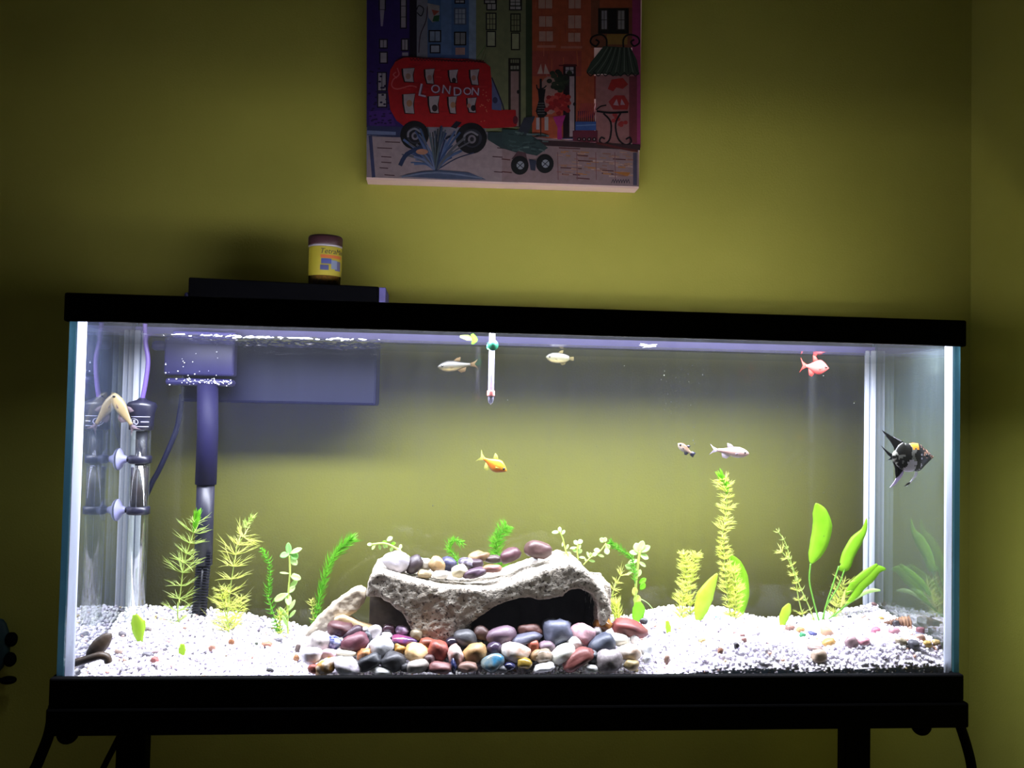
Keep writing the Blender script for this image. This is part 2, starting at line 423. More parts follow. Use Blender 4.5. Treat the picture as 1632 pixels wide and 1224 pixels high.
def stone(name, label, px, py, w_, h_, ang, col, Y, col2=None, rough=.22, ex=2.4, group=None, cat='stone', deep=None, r=.5, m=None, scale=90):
    _sd[0] += 1
    c = at(px, py, Y); k_ = mpp(Y)
    rx, rz = w_*k_/2, h_*k_/2; ry = deep if deep else (rx+rz)/2*.9
    lim = H-G-.003-rx; c.x = max(-lim, min(lim, c.x))
    me = stone_mesh(rx, ry, rz, rough, ex, _sd[0])
    o = put(name, me, m or smat(col, col2, r, scale))
    o.location = c; o.rotation_euler = (0, math.radians(ang), 0)      # positive turns the right end down
    return tag(o, label, cat, group)

PG = 'river stones piled in front of the rock arch'
def Yp(py, h_): return .019+max(0, (1062-py))/62*.046
pile = [  # name bits: label, px, py, w, h, ang, colour, colour2, kwargs
 ('white speckled rounded stone at the left end of the pile', 508, 1025, 36, 36, 5, (214, 204, 198), (170, 160, 158), {}),
 ('dark maroon flat stone lying below the leaning slab', 543, 1003, 40, 24, 5, (104, 58, 60), None, {}),
 ('plum-red rounded stone right of the blue glass pebble', 565, 1025, 42, 30, -25, (120, 62, 76), None, {}),
 ('glossy blue and white glass pebble beside the plum stone', 533, 1024, 24, 20, 10, (70, 78, 140), (200, 205, 235), dict(r=.08)),
 ('pale pink pebble under the blue glass pebble', 523, 1043, 26, 18, 10, (214, 180, 190), None, {}),
 ('white cloudy pebble at the lower left of the pile', 497, 1044, 34, 26, 0, (240, 236, 240), (205, 198, 210), {}),
 ('ochre and white jagged stone at the front glass', 520, 1062, 34, 24, -35, (196, 140, 62), (236, 226, 214), dict(rough=.35, ex=3)),
 ('white lumpy stone with a round hole at the front glass', 553, 1062, 42, 26, 20, (226, 220, 224), (180, 170, 180), dict(rough=.3)),
 ('brick-red small chip at the front left of the pile', 499, 1066, 16, 14, 0, (170, 84, 70), None, {}),
 ('thin cream flake lying above the lumpy white stone', 552, 1041, 32, 10, 5, (206, 200, 176), None, {}),
 ('orange-brown crumbly stone left of the white pyramid stone', 581, 1043, 24, 18, -15, (188, 116, 64), (226, 170, 110), dict(rough=.35)),
 ('white pyramid-shaped stone near the left of the pile', 608, 1031, 40, 38, 0, (226, 226, 230), (190, 190, 196), dict(ex=1.7)),
 ('small white round stone behind the white pyramid stone', 598, 1007, 22, 22, 0, (226, 218, 218), None, {}),
 ('small white chip left of the round white stone', 582, 1005, 12, 12, 0, (240, 238, 240), None, {}),
 ('small dark grey pebble in front of the round white stone', 587, 1014, 14, 16, 0, (92, 92, 100), None, {}),
 ('flat black slate wedge leaning at the front', 589, 1055, 38, 22, -28, (52, 54, 60), None, dict(ex=3)),
 ('large charcoal rounded stone at the front left', 628, 1055, 38, 30, 12, (64, 64, 68), None, {}),
 ('white oval stone cut off by the base rim', 608, 1069, 34, 13, 8, (225, 225, 222), None, {}),
 ('purple-brown pebble behind the mauve glass chip', 620, 1003, 22, 16, 0, (96, 66, 78), None, dict(r=.15)),
 ('white shell chip on the purple pebbles', 617, 1012, 15, 10, 0, (246, 244, 248), None, dict(ex=3)),
 ('glossy mauve glass pebble under the rock arch', 641, 1005, 22, 16, 15, (130, 104, 136), (214, 190, 214), dict(r=.08)),
 ('wine-red flat pebble beside the glossy mauve pebble', 643, 1021, 38, 16, 8, (134, 64, 100), (90, 70, 120), dict(r=.12)),
 ('mustard-yellow crumbly chip left of the orange stone', 637, 1035, 18, 15, 25, (198, 140, 40), None, dict(rough=.4)),
 ('bright cream-orange egg-shaped stone', 663, 1040, 38, 29, 8, (244, 190, 118), (250, 220, 170), dict(scale=40, r=.3)),
 ('brick-red rounded stone right of the orange egg stone', 698, 1037, 33, 31, 20, (170, 78, 58), (120, 54, 50), dict(r=.5)),
 ('rust-brown stone behind the brick-red stone', 680, 1026, 26, 18, 0, (150, 78, 56), None, {}),
 ('tan pebble wedged below the left hole of the arch', 664, 1012, 20, 18, 20, (150, 134, 104), None, {}),
 ('light grey oval stone at the front glass below the orange egg', 664, 1062, 36, 20, -10, (186, 176, 166), (150, 140, 132), {}),
 ('dusky red oval stone at the front glass', 701, 1064, 38, 18, 4, (126, 74, 72), None, {}),
 ('dark brown pebble behind the light grey oval stone', 684, 1052, 18, 20, 0, (92, 62, 62), None, {}),
 ('narrow navy-blue glass chip standing at the front', 723, 1061, 10, 24, -6, (34, 44, 88), None, dict(r=.1, ex=1.6)),
 ('coral-pink and white crumbly stone', 726, 1045, 24, 34, -20, (226, 176, 164), (244, 232, 226), dict(rough=.35)),
 ('caramel-tan stone with a pointed left end', 757, 1040, 40, 30, -25, (196, 156, 98), (150, 110, 62), dict(scale=40)),
 ('charcoal stone in the shade under the arch', 742, 1018, 38, 28, 15, (72, 72, 76), None, {}),
 ('dark brown stone in the mouth of the cave', 767, 1009, 28, 22, 25, (88, 56, 48), None, {}),
 ('large mauve-grey oval stone in front of the cave', 799, 1013, 48, 30, -14, (118, 92, 108), None, dict(scale=60)),
 ('dark purple pebble above the blue glass stone', 789, 1034, 24, 22, 0, (76, 60, 84), None, dict(r=.25)),
 ('grey glass stone with a bright blue and green tip', 786, 1056, 38, 28, -20, (128, 140, 138), (40, 120, 160), dict(r=.12, scale=60)),
 ('white and peach veined stone right of the blue glass stone', 821, 1039, 46, 30, 8, (238, 226, 218), (216, 170, 140), dict(scale=60)),
 ('brown flat stone behind the slate-blue curved stone', 845, 1004, 40, 20, 4, (122, 76, 66), None, {}),
 ('curved slate-blue stone arching over the terracotta pebble', 836, 1018, 56, 17, -14, (98, 98, 118), None, dict(scale=40)),
 ('terracotta round pebble below the slate-blue stone', 849, 1029, 20, 21, 0, (200, 104, 78), None, {}),
 ('mustard pebble at the front below the veined stone', 836, 1057, 24, 17, 5, (176, 144, 60), None, dict(r=.2)),
 ('large blue-grey angular rock in the mouth of the cave', 889, 1007, 47, 42, -8, (92, 96, 116), (120, 124, 146), dict(rough=.28, ex=2.8, scale=50)),
 ('mauve pebble left of the clear glass shell', 872, 1031, 26, 18, 10, (140, 116, 128), None, {}),
 ('clear brownish glass shell at the front', 866, 1046, 28, 24, 0, (146, 130, 110), (190, 170, 150), dict(r=.06)),
 ('white shell fragment at the front glass', 868, 1064, 34, 13, -10, (240, 240, 240), None, dict(rough=.4)),
 ('cream and white mottled stone leaning on the red one', 898, 1042, 42, 27, -28, (214, 212, 196), (246, 246, 240), {}),
 ('small white stone on top of the cream mottled stone', 916, 1024, 26, 18, 5, (240, 238, 234), None, {}),
 ('brick-red long stone leaning to the right at the front', 921, 1050, 54, 26, -33, (138, 72, 64), None, dict(scale=50)),
 ('speckled pink round stone right of the blue-grey rock', 928, 1011, 40, 32, 10, (216, 172, 178), (180, 136, 146), {}),
 ('white pointed chip right of the pink stone', 952, 1006, 16, 18, 20, (234, 226, 226), None, dict(ex=1.7)),
 ('slate-blue angular stone with a pointed end', 958, 1030, 46, 34, -32, (74, 80, 98), None, dict(ex=2.8)),
 ('grey granite dome stone at the front glass', 970, 1054, 42, 38, 0, (132, 122, 122), (170, 160, 160), dict(scale=200)),
 ('small white gravel stone between granite dome and red stone', 942, 1066, 22, 12, 0, (226, 226, 224), None, {}),
 ('amber translucent stone under the right end of the arch', 961, 997, 28, 26, 20, (214, 150, 70), (150, 96, 50), dict(r=.2, scale=40)),
 ('large dark red oblong stone at the right of the arch', 1002, 1002, 60, 28, 14, (146, 66, 58), (110, 56, 56), dict(scale=40)),
 ('cream flat stone below the large red oblong stone', 989, 1020, 30, 20, 15, (226, 222, 206), None, {}),
 ('white rounded stone behind the slate-blue stone', 974, 1008, 22, 14, 0, (248, 244, 242), None, {}),
 ('white and tan egg stone right of the granite dome', 1003, 1040, 36, 26, 0, (240, 228, 216), (190, 160, 136), dict(scale=50)),
 ('tall white pointed stone above the tan egg stone', 1011, 1018, 16, 20, 0, (250, 248, 248), None, dict(ex=1.7)),
 ('ochre flat stone below the white and tan egg stone', 1006, 1060, 24, 16, 0, (168, 146, 96), None, {}),
 ('white pebble right of the white and tan egg stone', 1029, 1034, 22, 22, 0, (248, 248, 248), None, {}),
 ('white small pebble at the right end of the pile', 1031, 1050, 14, 16, 20, (244, 244, 246), None, {}),
 ('small dark pebble right of the large red stone', 1026, 990, 13, 10, 0, (88, 88, 92), None, {}),
 ('dark blue pebble at the front below the blue glass stone', 812, 1062, 18, 12, 0, (40, 44, 84), None, dict(r=.15)),
 ('grey pebble at the front left of the mustard pebble', 800, 1066, 20, 12, 0, (112, 112, 116), None, {}),
 ('dark stone filling the gap under the cream-orange egg', 648, 1064, 20, 14, 0, (50, 48, 52), None, {}),
 ('brown stone under the caramel-tan stone', 746, 1063, 30, 16, 0, (140, 106, 92), None, {}),
 ('dark slate stone under the slate-blue angular stone', 945, 1048, 22, 24, 0, (58, 60, 68), None, {}),
 ('dark plum stone between the plum-red stone and the grey pebble', 562, 1008, 34, 16, -30, (88, 62, 76), None, {}),
 ('dark pebble behind the brick-red stone', 722, 1024, 24, 16, 0, (48, 40, 56), None, dict(r=.2)),
 ('tan pebble behind the clear glass shell', 856, 1044, 24, 16, -20, (164, 130, 88), None, {}),
]
for lab, px, py, w_, h_, a, c, c2, kw in pile:
    stone('river_stone', lab, px, py, w_, h_, a, c, Yp(py, h_), c2, group=PG, **kw)

def pilecol(col, k): return tuple(int(u*k) for u in col)
TG = 'stones heaped on top of the rock arch'
top = [
 ('white triangular stone standing at the left end of the arch top', 631, 896, 44, 36, 10, (222, 216, 226), None, .095, dict(ex=1.8)),
 ('dark purple-brown stone right of the white triangular stone', 660, 900, 24, 32, 25, (86, 66, 74), None, .10, {}),
 ('small yellow-cream pebble at the front of the heap', 676, 915, 23, 13, 4, (240, 212, 156), None, .088, {}),
 ('teal glass pebble at the back of the heap', 668, 893, 20, 10, 5, (110, 160, 166), (226, 240, 236), .12, dict(r=.1)),
 ('white cream stone behind the yellow-cream pebble', 679, 900, 20, 20, 10, (244, 232, 212), None, .11, {}),
 ('tan honey stone with a ridge in the heap', 697, 900, 27, 24, 20, (232, 200, 146), (200, 156, 96), .10, dict(scale=40)),
 ('white oval stone at the front of the heap', 702, 916, 27, 13, 0, (246, 242, 232), None, .086, {}),
 ('indigo-blue stone in the heap', 715, 899, 27, 22, 20, (92, 90, 140), None, .105, {}),
 ('pale cream egg stone beside the purple long stone', 732, 910, 25, 20, -20, (246, 234, 196), None, .088, {}),
 ('purple long stone lying at the front of the heap', 757, 913, 40, 15, -15, (128, 92, 120), None, .086, {}),
 ('orange and pink long stone on the arch top', 784, 906, 32, 12, -2, (232, 160, 104), (196, 130, 136), .088, dict(scale=40)),
 ('lilac glossy stone behind the cream egg stone', 744, 897, 28, 16, 10, (150, 140, 162), (226, 220, 236), .11, dict(r=.1)),
 ('dark wine stone behind the purple long stone', 757, 900, 26, 18, -10, (96, 62, 76), None, .112, {}),
 ('gold and brown jagged rock at the back of the heap', 762, 888, 32, 18, -12, (230, 190, 128), (130, 84, 44), .125, dict(rough=.35, scale=50)),
 ('grey-brown flat stone behind the plum stone', 786, 891, 30, 12, 0, (140, 116, 108), None, .125, {}),
 ('plum-red block stone on the right slope of the heap', 813, 885, 34, 20, -22, (140, 84, 94), None, .11, dict(ex=3)),
 ('reddish-brown rock perched highest on the arch', 858, 876, 42, 28, 6, (138, 96, 90), (110, 72, 70), .105, dict(rough=.2)),
 ('white chip under the perched reddish-brown rock', 852, 894, 12, 9, 0, (246, 246, 250), None, .098, dict(ex=3)),
]
for lab, px, py, w_, h_, a, c, c2, Y, kw in top:
    c = pilecol(c, .70 if min(c) < 170 else .9); c2 = pilecol(c2, .8) if c2 else None
    stone('river_stone', lab, px, py, w_, h_, a, c, Y, c2, group=TG, **kw)

AG = 'coloured pebbles scattered in the white gravel'
acc = [
 ('brown oval pebble in the gravel left of the green glass pebble', 1260, 1001, 16, 11, 10, (176, 130, 116)),
 ('yellow-brown pebble right of the brown oval pebble', 1276, 1004, 14, 9, 0, (200, 156, 90)),
 ('green glass pebble in the gravel under the sword plant', 1280, 1013, 13, 9, 25, (50, 150, 90)),
 ('blue glass pebble beside the green glass pebble', 1295, 1010, 14, 7, 10, (80, 84, 150)),
 ('peach-brown jagged stone below the sword plant', 1318, 1008, 22, 16, 30, (226, 180, 140)),
 ('gold pebble between jagged peach stone and mauve stone', 1321, 1024, 22, 14, -20, (214, 168, 90)),
 ('big beige stone half sunk at the front glass', 1305, 1046, 26, 22, 10, (196, 170, 146)),
 ('mauve-brown flat stone right of the gold pebble', 1357, 1024, 20, 20, 0, (172, 140, 146)),
 ('rose-pink stone right of the mauve-brown flat stone', 1376, 1022, 20, 12, -10, (226, 150, 166)),
 ('pink pebble with purple tip above the rose-pink stone', 1396, 1005, 16, 11, -20, (206, 120, 146)),
 ('pink rounded stone below the dark pointed chip', 1425, 1006, 18, 13, 0, (214, 150, 160)),
 ('dark pointed chip behind the pink rounded stone', 1428, 995, 11, 14, 0, (60, 56, 62)),
 ('maroon rounded pebble below the banded shell', 1468, 1006, 14, 14, 0, (140, 84, 96)),
 ('peach stone below the maroon rounded pebble', 1467, 1016, 17, 12, 0, (222, 176, 156)),
 ('black and white pebble at the right end of the gravel', 1456, 1027, 20, 14, 10, (96, 94, 104)),
 ('yellow pebble near the right corner of the tank', 1478, 1026, 14, 11, 0, (214, 176, 90)),
 ('second yellow pebble closest to the right corner', 1494, 1024, 13, 10, 10, (206, 172, 110)),
 ('dark purple chip against the right silicone seam', 1511, 1031, 7, 9, 0, (80, 60, 74)),
 ('olive-beige pebble left of the black and white pebble', 1436, 1022, 20, 12, 15, (190, 176, 146)),
 ('small yellow pebble in the gravel behind the others', 1404, 986, 10, 7, 0, (220, 180, 90)),
 ('small black pebble right of the sword plant', 1354, 984, 7, 7, 0, (70, 72, 84)),
 ('small red-brown pebble by the rear right corner', 1404, 963, 10, 6, 30, (176, 130, 130)),
 ('grey-blue flat stone by the right pane', 1497, 1010, 26, 7, 5, (140, 140, 160)),
 ('tan pebble in the gravel right of the black pebble', 1377, 984, 9, 8, -20, (196, 166, 150)),
 ('red-brown pebble on the left gravel near the front', 246, 1053, 12, 12, 0, (190, 110, 104)),
 ('grey pebble left of the floating leaf on the left gravel', 234, 1043, 15, 8, 0, (140, 136, 146)),
 ('pink-brown pebble above the red-brown pebble', 250, 1038, 15, 5, -8, (186, 160, 164)),
 ('orange-brown pebble right of the small green leaf', 338, 1033, 11, 10, -30, (208, 150, 126)),
 ('terracotta pebble right of the filter intake', 426, 1027, 17, 8, 0, (206, 140, 112)),
 ('dark grey pebble right of the terracotta pebble', 444, 1021, 12, 8, -30, (130, 126, 134)),
 ('small dark green pebble left of the terracotta pebble', 408, 1026, 6, 5, 0, (80, 90, 70)),
 ('brown pebble at the foot of the feathery yellow plant', 369, 1024, 9, 11, 0, (170, 110, 70)),
 ('black chip at the front glass left of the pile', 430, 1068, 11, 6, 0, (40, 36, 40)),
 ('long grey-brown pebble left of the speckled white stone', 474, 1035, 8, 18, 15, (130, 112, 104)),
 ('copper pebble at the left foot of the pile', 472, 1049, 9, 12, 10, (196, 130, 80)),
 ('dark grey pebble in the gravel behind the mussel shell', 195, 1011, 12, 8, 30, (120, 112, 120)),
 ('brown pebble right of the broad yellow-green leaf', 236, 1004, 9, 7, 0, (130, 116, 116)),
 ('light brown pebble behind the red-brown pebble', 190, 1038, 13, 7, 10, (196, 166, 150)),
 ('grey pebble near the filter intake foot', 268, 1030, 8, 6, 30, (150, 150, 160)),
 ('small brown pebble at the crest of the right gravel slope', 1172, 1009, 8, 5, 0, (140, 96, 90)),
 ('brown round pebble below the small brown pebble', 1183, 1013, 8, 7, 0, (150, 104, 96)),
 ('maroon pebble on the crest of the front gravel slope', 1186, 1020, 9, 8, 0, (140, 90, 80)),
 ('grey flat pebble on the crest of the gravel slope', 1203, 1010, 18, 8, -10, (170, 160, 172)),
 ('black chip in the face of the front gravel slope', 1174, 1029, 9, 11, -30, (50, 44, 52)),
 ('rust pebble in the front gravel slope', 1148, 1038, 9, 12, 20, (150, 100, 76)),
 ('brown pebble pressed to the front glass right of the pile', 1063, 1052, 9, 16, 10, (130, 96, 76)),
 ('yellow-tan pebble in the white gravel', 1119, 1021, 12, 7, -30, (206, 180, 110)),
 ('pale blue pebble at the foot of the tall plant', 1146, 984, 12, 6, 10, (160, 205, 220)),
 ('tiny dark pebble left of the broad bright leaf', 1094, 996, 5, 4, 0, (90, 88, 92)),
 ('white mushroom-shaped pebble over the beige sunken stone', 1300, 1033, 26, 8, 5, (170, 140, 132)),
]
for lab, px, py, w_, h_, a, c in acc:
    p = ground_at(px, py+h_*.3); Y = max(.0165, p.y)
    stone('pebble', lab, px, py, w_, h_, a, c, Y, group=AG, deep=min(.008, w_*.00035))

# ------------------------------------------------------------------ rock arch and slab
def rocky(name, label, poly, Ya, Yb, m, amp, vox=.0035, jitter=.0, taper=.10, extra=None, cat='rock'):
    bm = bmesh.new()
    ctr = Vector((sum(p[0] for p in poly)/len(poly), sum(p[1] for p in poly)/len(poly)))
    rings = []
    for Y, s in ((Ya, 1-taper), (Ya+(Yb-Ya)*.18, 1), (Ya+(Yb-Ya)*.6, 1), (Yb, 1-taper)):
        ring = []
        for px, py in poly:
            # the outline is laid out once at the front depth, then carried straight back
            q = at(px, py, (Ya+Yb)/2 if Yb-Ya < .05 else Ya+.02)
            ring.append(bm.verts.new((q.x, Y, q.z)))
        rings.append(ring)
    n = len(poly)
    for a, b in zip(rings, rings[1:]):
        for i in range(n): bm.faces.new((a[i], a[(i+1) % n], b[(i+1) % n], b[i]))
    bm.faces.new(rings[0][::-1]); bm.faces.new(rings[-1])
    bmesh.ops.recalc_face_normals(bm, faces=bm.faces)
    if extra: extra(bm)
    o = put(name, mesh_of(bm), m)
    r = o.modifiers.new('remesh', 'REMESH'); r.mode = 'VOXEL'; r.voxel_size = vox; r.use_smooth_shade = True
    s = o.modifiers.new('smooth', 'SMOOTH'); s.factor = .5; s.iterations = 5
    for i, (sz, st_) in enumerate(amp):
        tx = bpy.data.textures.new('clouds', 'CLOUDS'); tx.noise_scale = sz; tx.noise_depth = 3
        d = o.modifiers.new('displace', 'DISPLACE'); d.texture = tx; d.strength = st_; d.mid_level = .5; d.texture_coords = 'LOCAL'
    return tag(o, label, cat)
def rockmat(name, c1, c2, c3, bs=160):
    k, nt, out = newmat(name); N = nt.nodes.new; L = nt.links.new
    b = N('ShaderNodeBsdfPrincipled'); b.inputs['Roughness'].default_value = .85; b.inputs['Specular IOR Level'].default_value = .2
    tc = N('ShaderNodeTexCoord')
    n = N('ShaderNodeTexNoise'); n.inputs['Scale'].default_value = 45; n.inputs['Detail'].default_value = 8
    v_ = N('ShaderNodeTexVoronoi'); v_.inputs['Scale'].default_value = bs
    r = N('ShaderNodeValToRGB'); e = r.color_ramp.elements; e[0].position = .32; e[0].color = c4(c1); e[1].position = .62; e[1].color = c4(c2)
    r2 = N('ShaderNodeValToRGB'); e = r2.color_ramp.elements; e[0].position = .12; e[0].color = (.0, .0, .0, 1); e[1].position = .3; e[1].color = (1, 1, 1, 1)
    L(tc.outputs['Object'], n.inputs['Vector']); L(tc.outputs['Object'], v_.inputs['Vector'])
    n3 = N('ShaderNodeTexNoise'); n3.inputs['Scale'].default_value = 250; n3.inputs['Detail'].default_value = 3; L(tc.outputs['Object'], n3.inputs['Vector'])
    r3 = N('ShaderNodeValToRGB'); e = r3.color_ramp.elements; e[0].position = .33; e[0].color = (0, 0, 0, 1); e[1].position = .42; e[1].color = (1, 1, 1, 1)
    L(n3.outputs['Fac'], r3.inputs[0])
    L(n.outputs['Fac'], r.inputs[0]); mx = N('ShaderNodeMix'); mx.data_type = 'RGBA'
    L(r3.outputs[0], mx.inputs[0]); mx.inputs[6].default_value = c4(c3); L(r.outputs[0], mx.inputs[7]); L(mx.outputs[2], b.inputs['Base Color'])
    bp = N('ShaderNodeBump'); bp.inputs['Strength'].default_value = .9; bp.inputs['Distance'].default_value = .0022
    n2 = N('ShaderNodeTexNoise'); n2.inputs['Scale'].default_value = 210; n2.inputs['Detail'].default_value = 6; L(tc.outputs['Object'], n2.inputs['Vector'])
    ma = N('ShaderNodeMath'); ma.operation = 'ADD'; L(n2.outputs['Fac'], ma.inputs[0]); L(r3.outputs[0], ma.inputs[1])
    L(ma.outputs[0], bp.inputs['Height']); L(bp.outputs['Normal'], b.inputs['Normal']); L(b.outputs[0], out.inputs['Surface']); return k
M_rock = rockmat('porous_rock', (142, 132, 118), (188, 180, 166), (92, 84, 76))
arch = [(584, 948), (588, 925), (594, 911), (606, 907), (625, 912), (655, 922), (700, 930), (750, 934), (785, 933), (815, 925), (845, 911), (875, 902), (905, 895), (922, 899), (938, 912), (955, 932), (966, 950), (971, 970), (962, 990),
        (953, 994), (948, 979), (947, 956), (940, 943), (920, 934), (903, 938), (893, 947), (857, 952), (840, 948), (810, 953), (790, 960), (764, 979), (737, 1001), (715, 1020), (690, 1026), (668, 1016), (656, 998), (643, 975), (624, 958), (606, 947)]
def cave_back(bm):
    a = at(598, 915, .175); b = at(952, 1020, .175)
    box_bm(bm, (a.x, .160, b.z-.01), (b.x, .185, a.z-.012))
    # left leg seen through the small hole, right end wall
    a = at(588, 945, .12); b = at(650, 1012, .12); box_bm(bm, (a.x+.004, .120, b.z-.01), (b.x, .17, a.z-.004))
    a = at(948, 930, .08); b = at(972, 1005, .08); box_bm(bm, (a.x, .075, b.z), (b.x, .17, a.z))
ra = rocky('rock_arch', 'large porous grey rock arch with two cave openings on the pile of stones', arch, .055, .185, M_rock, [(.028, .005), (.010, .0026), (.004, .0018)], vox=.0026, extra=cave_back)
M_lin = mat('cave_shade_dark', (44, 41, 44), .95, (34, 33, 36), scale=60, spec=.05, bump=.5)  # dark sheets inside the cave, its shade put in as colour
M_lin2 = mat('cave_shade_grey', (96, 88, 80), .95, (70, 64, 60), scale=50, spec=.05, bump=.5)  # greyer sheet, shade of the left hole put in as colour
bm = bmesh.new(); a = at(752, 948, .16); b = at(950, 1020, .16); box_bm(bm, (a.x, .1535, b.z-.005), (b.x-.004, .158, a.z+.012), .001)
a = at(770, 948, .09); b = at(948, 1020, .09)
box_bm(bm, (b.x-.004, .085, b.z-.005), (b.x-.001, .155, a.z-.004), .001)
put('cave_shade', mesh_of(bm), M_lin, ra)
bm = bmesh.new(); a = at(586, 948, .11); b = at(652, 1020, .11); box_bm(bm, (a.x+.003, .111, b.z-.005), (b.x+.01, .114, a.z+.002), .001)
put('left_hole_shade', mesh_of(bm), M_lin2, ra)
M_slab = mat('weathered_slab', (206, 196, 176), .8, (166, 148, 122), scale=30, sharp=.2, bump=.8, bscale=70)
slab = [(487, 1010), (505, 985), (530, 962), (556, 942), (572, 934), (583, 940), (583, 955), (570, 972), (548, 985), (530, 998), (505, 1012)]
rocky('leaning_slab', 'pale weathered stone slab leaning against the left end of the rock arch', slab, .085, .115, M_slab, [(.02, .003), (.006, .0025), (.003, .0012)], .0024)
sl2 = [(530, 985), (548, 978), (575, 992), (600, 1000), (592, 1010), (560, 1006)]
rocky('flat_tan_rock', 'flat tan rock at the foot of the leaning slab', sl2, .075, .098, mat('tan_rock', (206, 176, 128), .8, (186, 160, 120), scale=40, bump=.5), [(.02, .003)], .0028)

# ------------------------------------------------------------------ plants
def leafmat(name, c, c2, tr=.5): return mat(name, c, .45, c2, scale=50, sharp=.25, transl=tr, spec=.3)
M_horn = leafmat('pale_needles', (176, 200, 96), (206, 222, 140))
M_hornY = leafmat('yellow_needles', (212, 222, 100), (232, 236, 150))
M_hornG = leafmat('green_needles', (96, 170, 50), (130, 196, 60))
M_tip = leafmat('bright_tip', (120, 196, 40), (150, 215, 60))
M_bac = leafmat('round_leaves', (186, 222, 130), (220, 240, 180))
M_bacG = leafmat('green_round_leaves', (120, 196, 110), (160, 214, 120))
M_sword = leafmat('sword_leaf', (132, 190, 34), (152, 206, 52))
M_broad = leafmat('broad_leaf', (168, 206, 50), (192, 220, 84))
M_stem = mat('plant_stem', (170, 190, 90), .5, transl=.2)
M_stemG = mat('green_stem', (100, 160, 50), .5, transl=.2)
def along(path, t):
    n = len(path)-1; f = t*n; i = min(int(f), n-1); return path[i].lerp(path[i+1], f-i), (path[i+1]-path[i]).normalized()
def ribbon(vs, fs, pts, ws, side):
    b = len(vs)
    for p, w_ in zip(pts, ws):
        vs.append(p-side*w_/2); vs.append(p+side*w_/2)
    for i in range(len(pts)-1): fs.append((b+2*i, b+2*i+1, b+2*i+3, b+2*i+2))
def needles(path, whorls, per, length, m, parent, lift=.35, wd=.0011, t0=0, t1=1, fork=True, lenf=None, rnd=None, name='needle_leaves'):
    R_ = rnd or random; vs, fs = [], []
    for k in range(whorls):
        t = t0+(t1-t0)*(k+.5)/whorls; p, d = along(path, t)
        u = d.orthogonal().normalized(); w_ = d.cross(u)
        L_ = length*(lenf(t) if lenf else 1)
        ph = R_.random()*6; L_ *= R_.uniform(.72, 1.2); per_ = per if not fork else max(4, per+R_.randint(-2, 2)); wl_ = R_.uniform(-.25, .25) if fork else 0
        for j in range(per_):
            a = ph+2*PI*j/per_+R_.uniform(-.25, .25)
            rad = u*math.cos(a)+w_*math.sin(a); l = L_*R_.uniform(.6, 1.25); lf = lift+wl_+R_.uniform(-.25, .25); dr = R_.uniform(-.25, .45) if fork else .25
            side = rad.cross(d).normalized()
            pts = []
            for s in (0, .35, .7, 1): pts.append(p+rad*l*s*(1-.12*s)+d*l*(lf*s+dr*s*s))
            pts = [clampw(q) for q in pts]
            ribbon(vs, fs, pts, (wd, wd*1.1, wd*.8, wd*.15), side)
            ribbon(vs, fs, pts, (wd, wd*1.1, wd*.8, wd*.15), d.cross(side).normalized() if abs(rad.y) > .6 else d)
            if fork:
                for sg in (-1, 1):
                    q = pts[1]; e = q+(rad+side*sg*.55).normalized()*l*.55+d*l*.3
                    ribbon(vs, fs, [q, clampw(q.lerp(e, .5)+d*.001), clampw(e)], (wd*.8, wd*.7, wd*.15), d)
    o = put(name, pyd(vs, fs), m, parent); o['kind'] = 'stuff'; return o
def clampw(q): return Vector((max(-H+.012, min(H-.012, q.x)), max(.0075, min(D-.010, q.y)), min(q.z, ZW-.001)))
def stempath(pxs, Y, base=None, n=8):
    pts = [at(a, b, Y) for a, b in pxs]
    return smooth_path(pts, n)
def rooted(pxs, dy=0):
    """stem control points top to bottom in the picture; depth from where the foot meets the gravel"""
    g_ = ground_at(*pxs[-1]); Y = min(.215, max(.02, g_.y+dy))
    pts = [at(a, b, Y) for a, b in pxs[:-1]]+[Vector((g_.x, Y, gz(g_.x, Y)-.006))]
    return smooth_path(pts[::-1], 6), Y
def hornwort(label, pxs, whorls, per, L_, m, stemm=None, tip=None, lift=.35, wd=.0011, name='hornwort', group=None, lenf=None, Y=None, t0=.03, fork=True, tipm=None):
    if Y is None: path, Y = rooted(pxs)
    else: path = smooth_path([at(a, b, Y) for a, b in pxs[::-1]], 6)
    e = tag(empty(name, path[0]), label, 'plant', group)
    tube('stem', path, [.0011-.0005*i/len(path) for i in range(len(path))], stemm or M_stem, e, 6)
    needles(path, whorls, per, L_, m, e, lift, wd, t0, .985, fork, lenf)
    if tip:
        n = int(len(path)*.82); needles(path[n:]+[path[-1]+(path[-1]-path[-2]).normalized()*.004], tip, 16, .0065, tipm or M_tip, e, 2.3, wd*2.0, 0, .8, False, name='growing_tip')
    return e
sh = lambda t: .55+.9*min(t*3, 1)*(1-.35*t)
hornwort('tall pale hornwort with a bright green tip in front of the filter intake', [(313, 826), (308, 850), (298, 880), (292, 905), (288, 940), (283, 975), (286, 992)], 10, 10, .034, M_horn, tip=6, lenf=lambda t: .95-.25*t)
hornwort('feathery yellow hornwort right of the filter intake', [(392, 850), (378, 872), (372, 905), (366, 945), (362, 985), (366, 1008)], 9, 10, .034, M_hornY, lenf=lambda t: 1.0)
hornwort('tangled yellow hornwort bunch at the gravel right of the filter intake', [(352, 938), (356, 958), (360, 980), (368, 1003)], 9, 10, .019, M_hornY, lift=.2)
hornwort('small second stem of the yellow tangled bunch, right of it', [(385, 950), (381, 968), (376, 985), (370, 1000)], 8, 9, .017, M_hornY, lift=.2)
e = tag(empty('hornwort_fragment', at(388, 842, .10)), 'small loose hornwort fragment drifting above the yellow hornwort', 'plant')
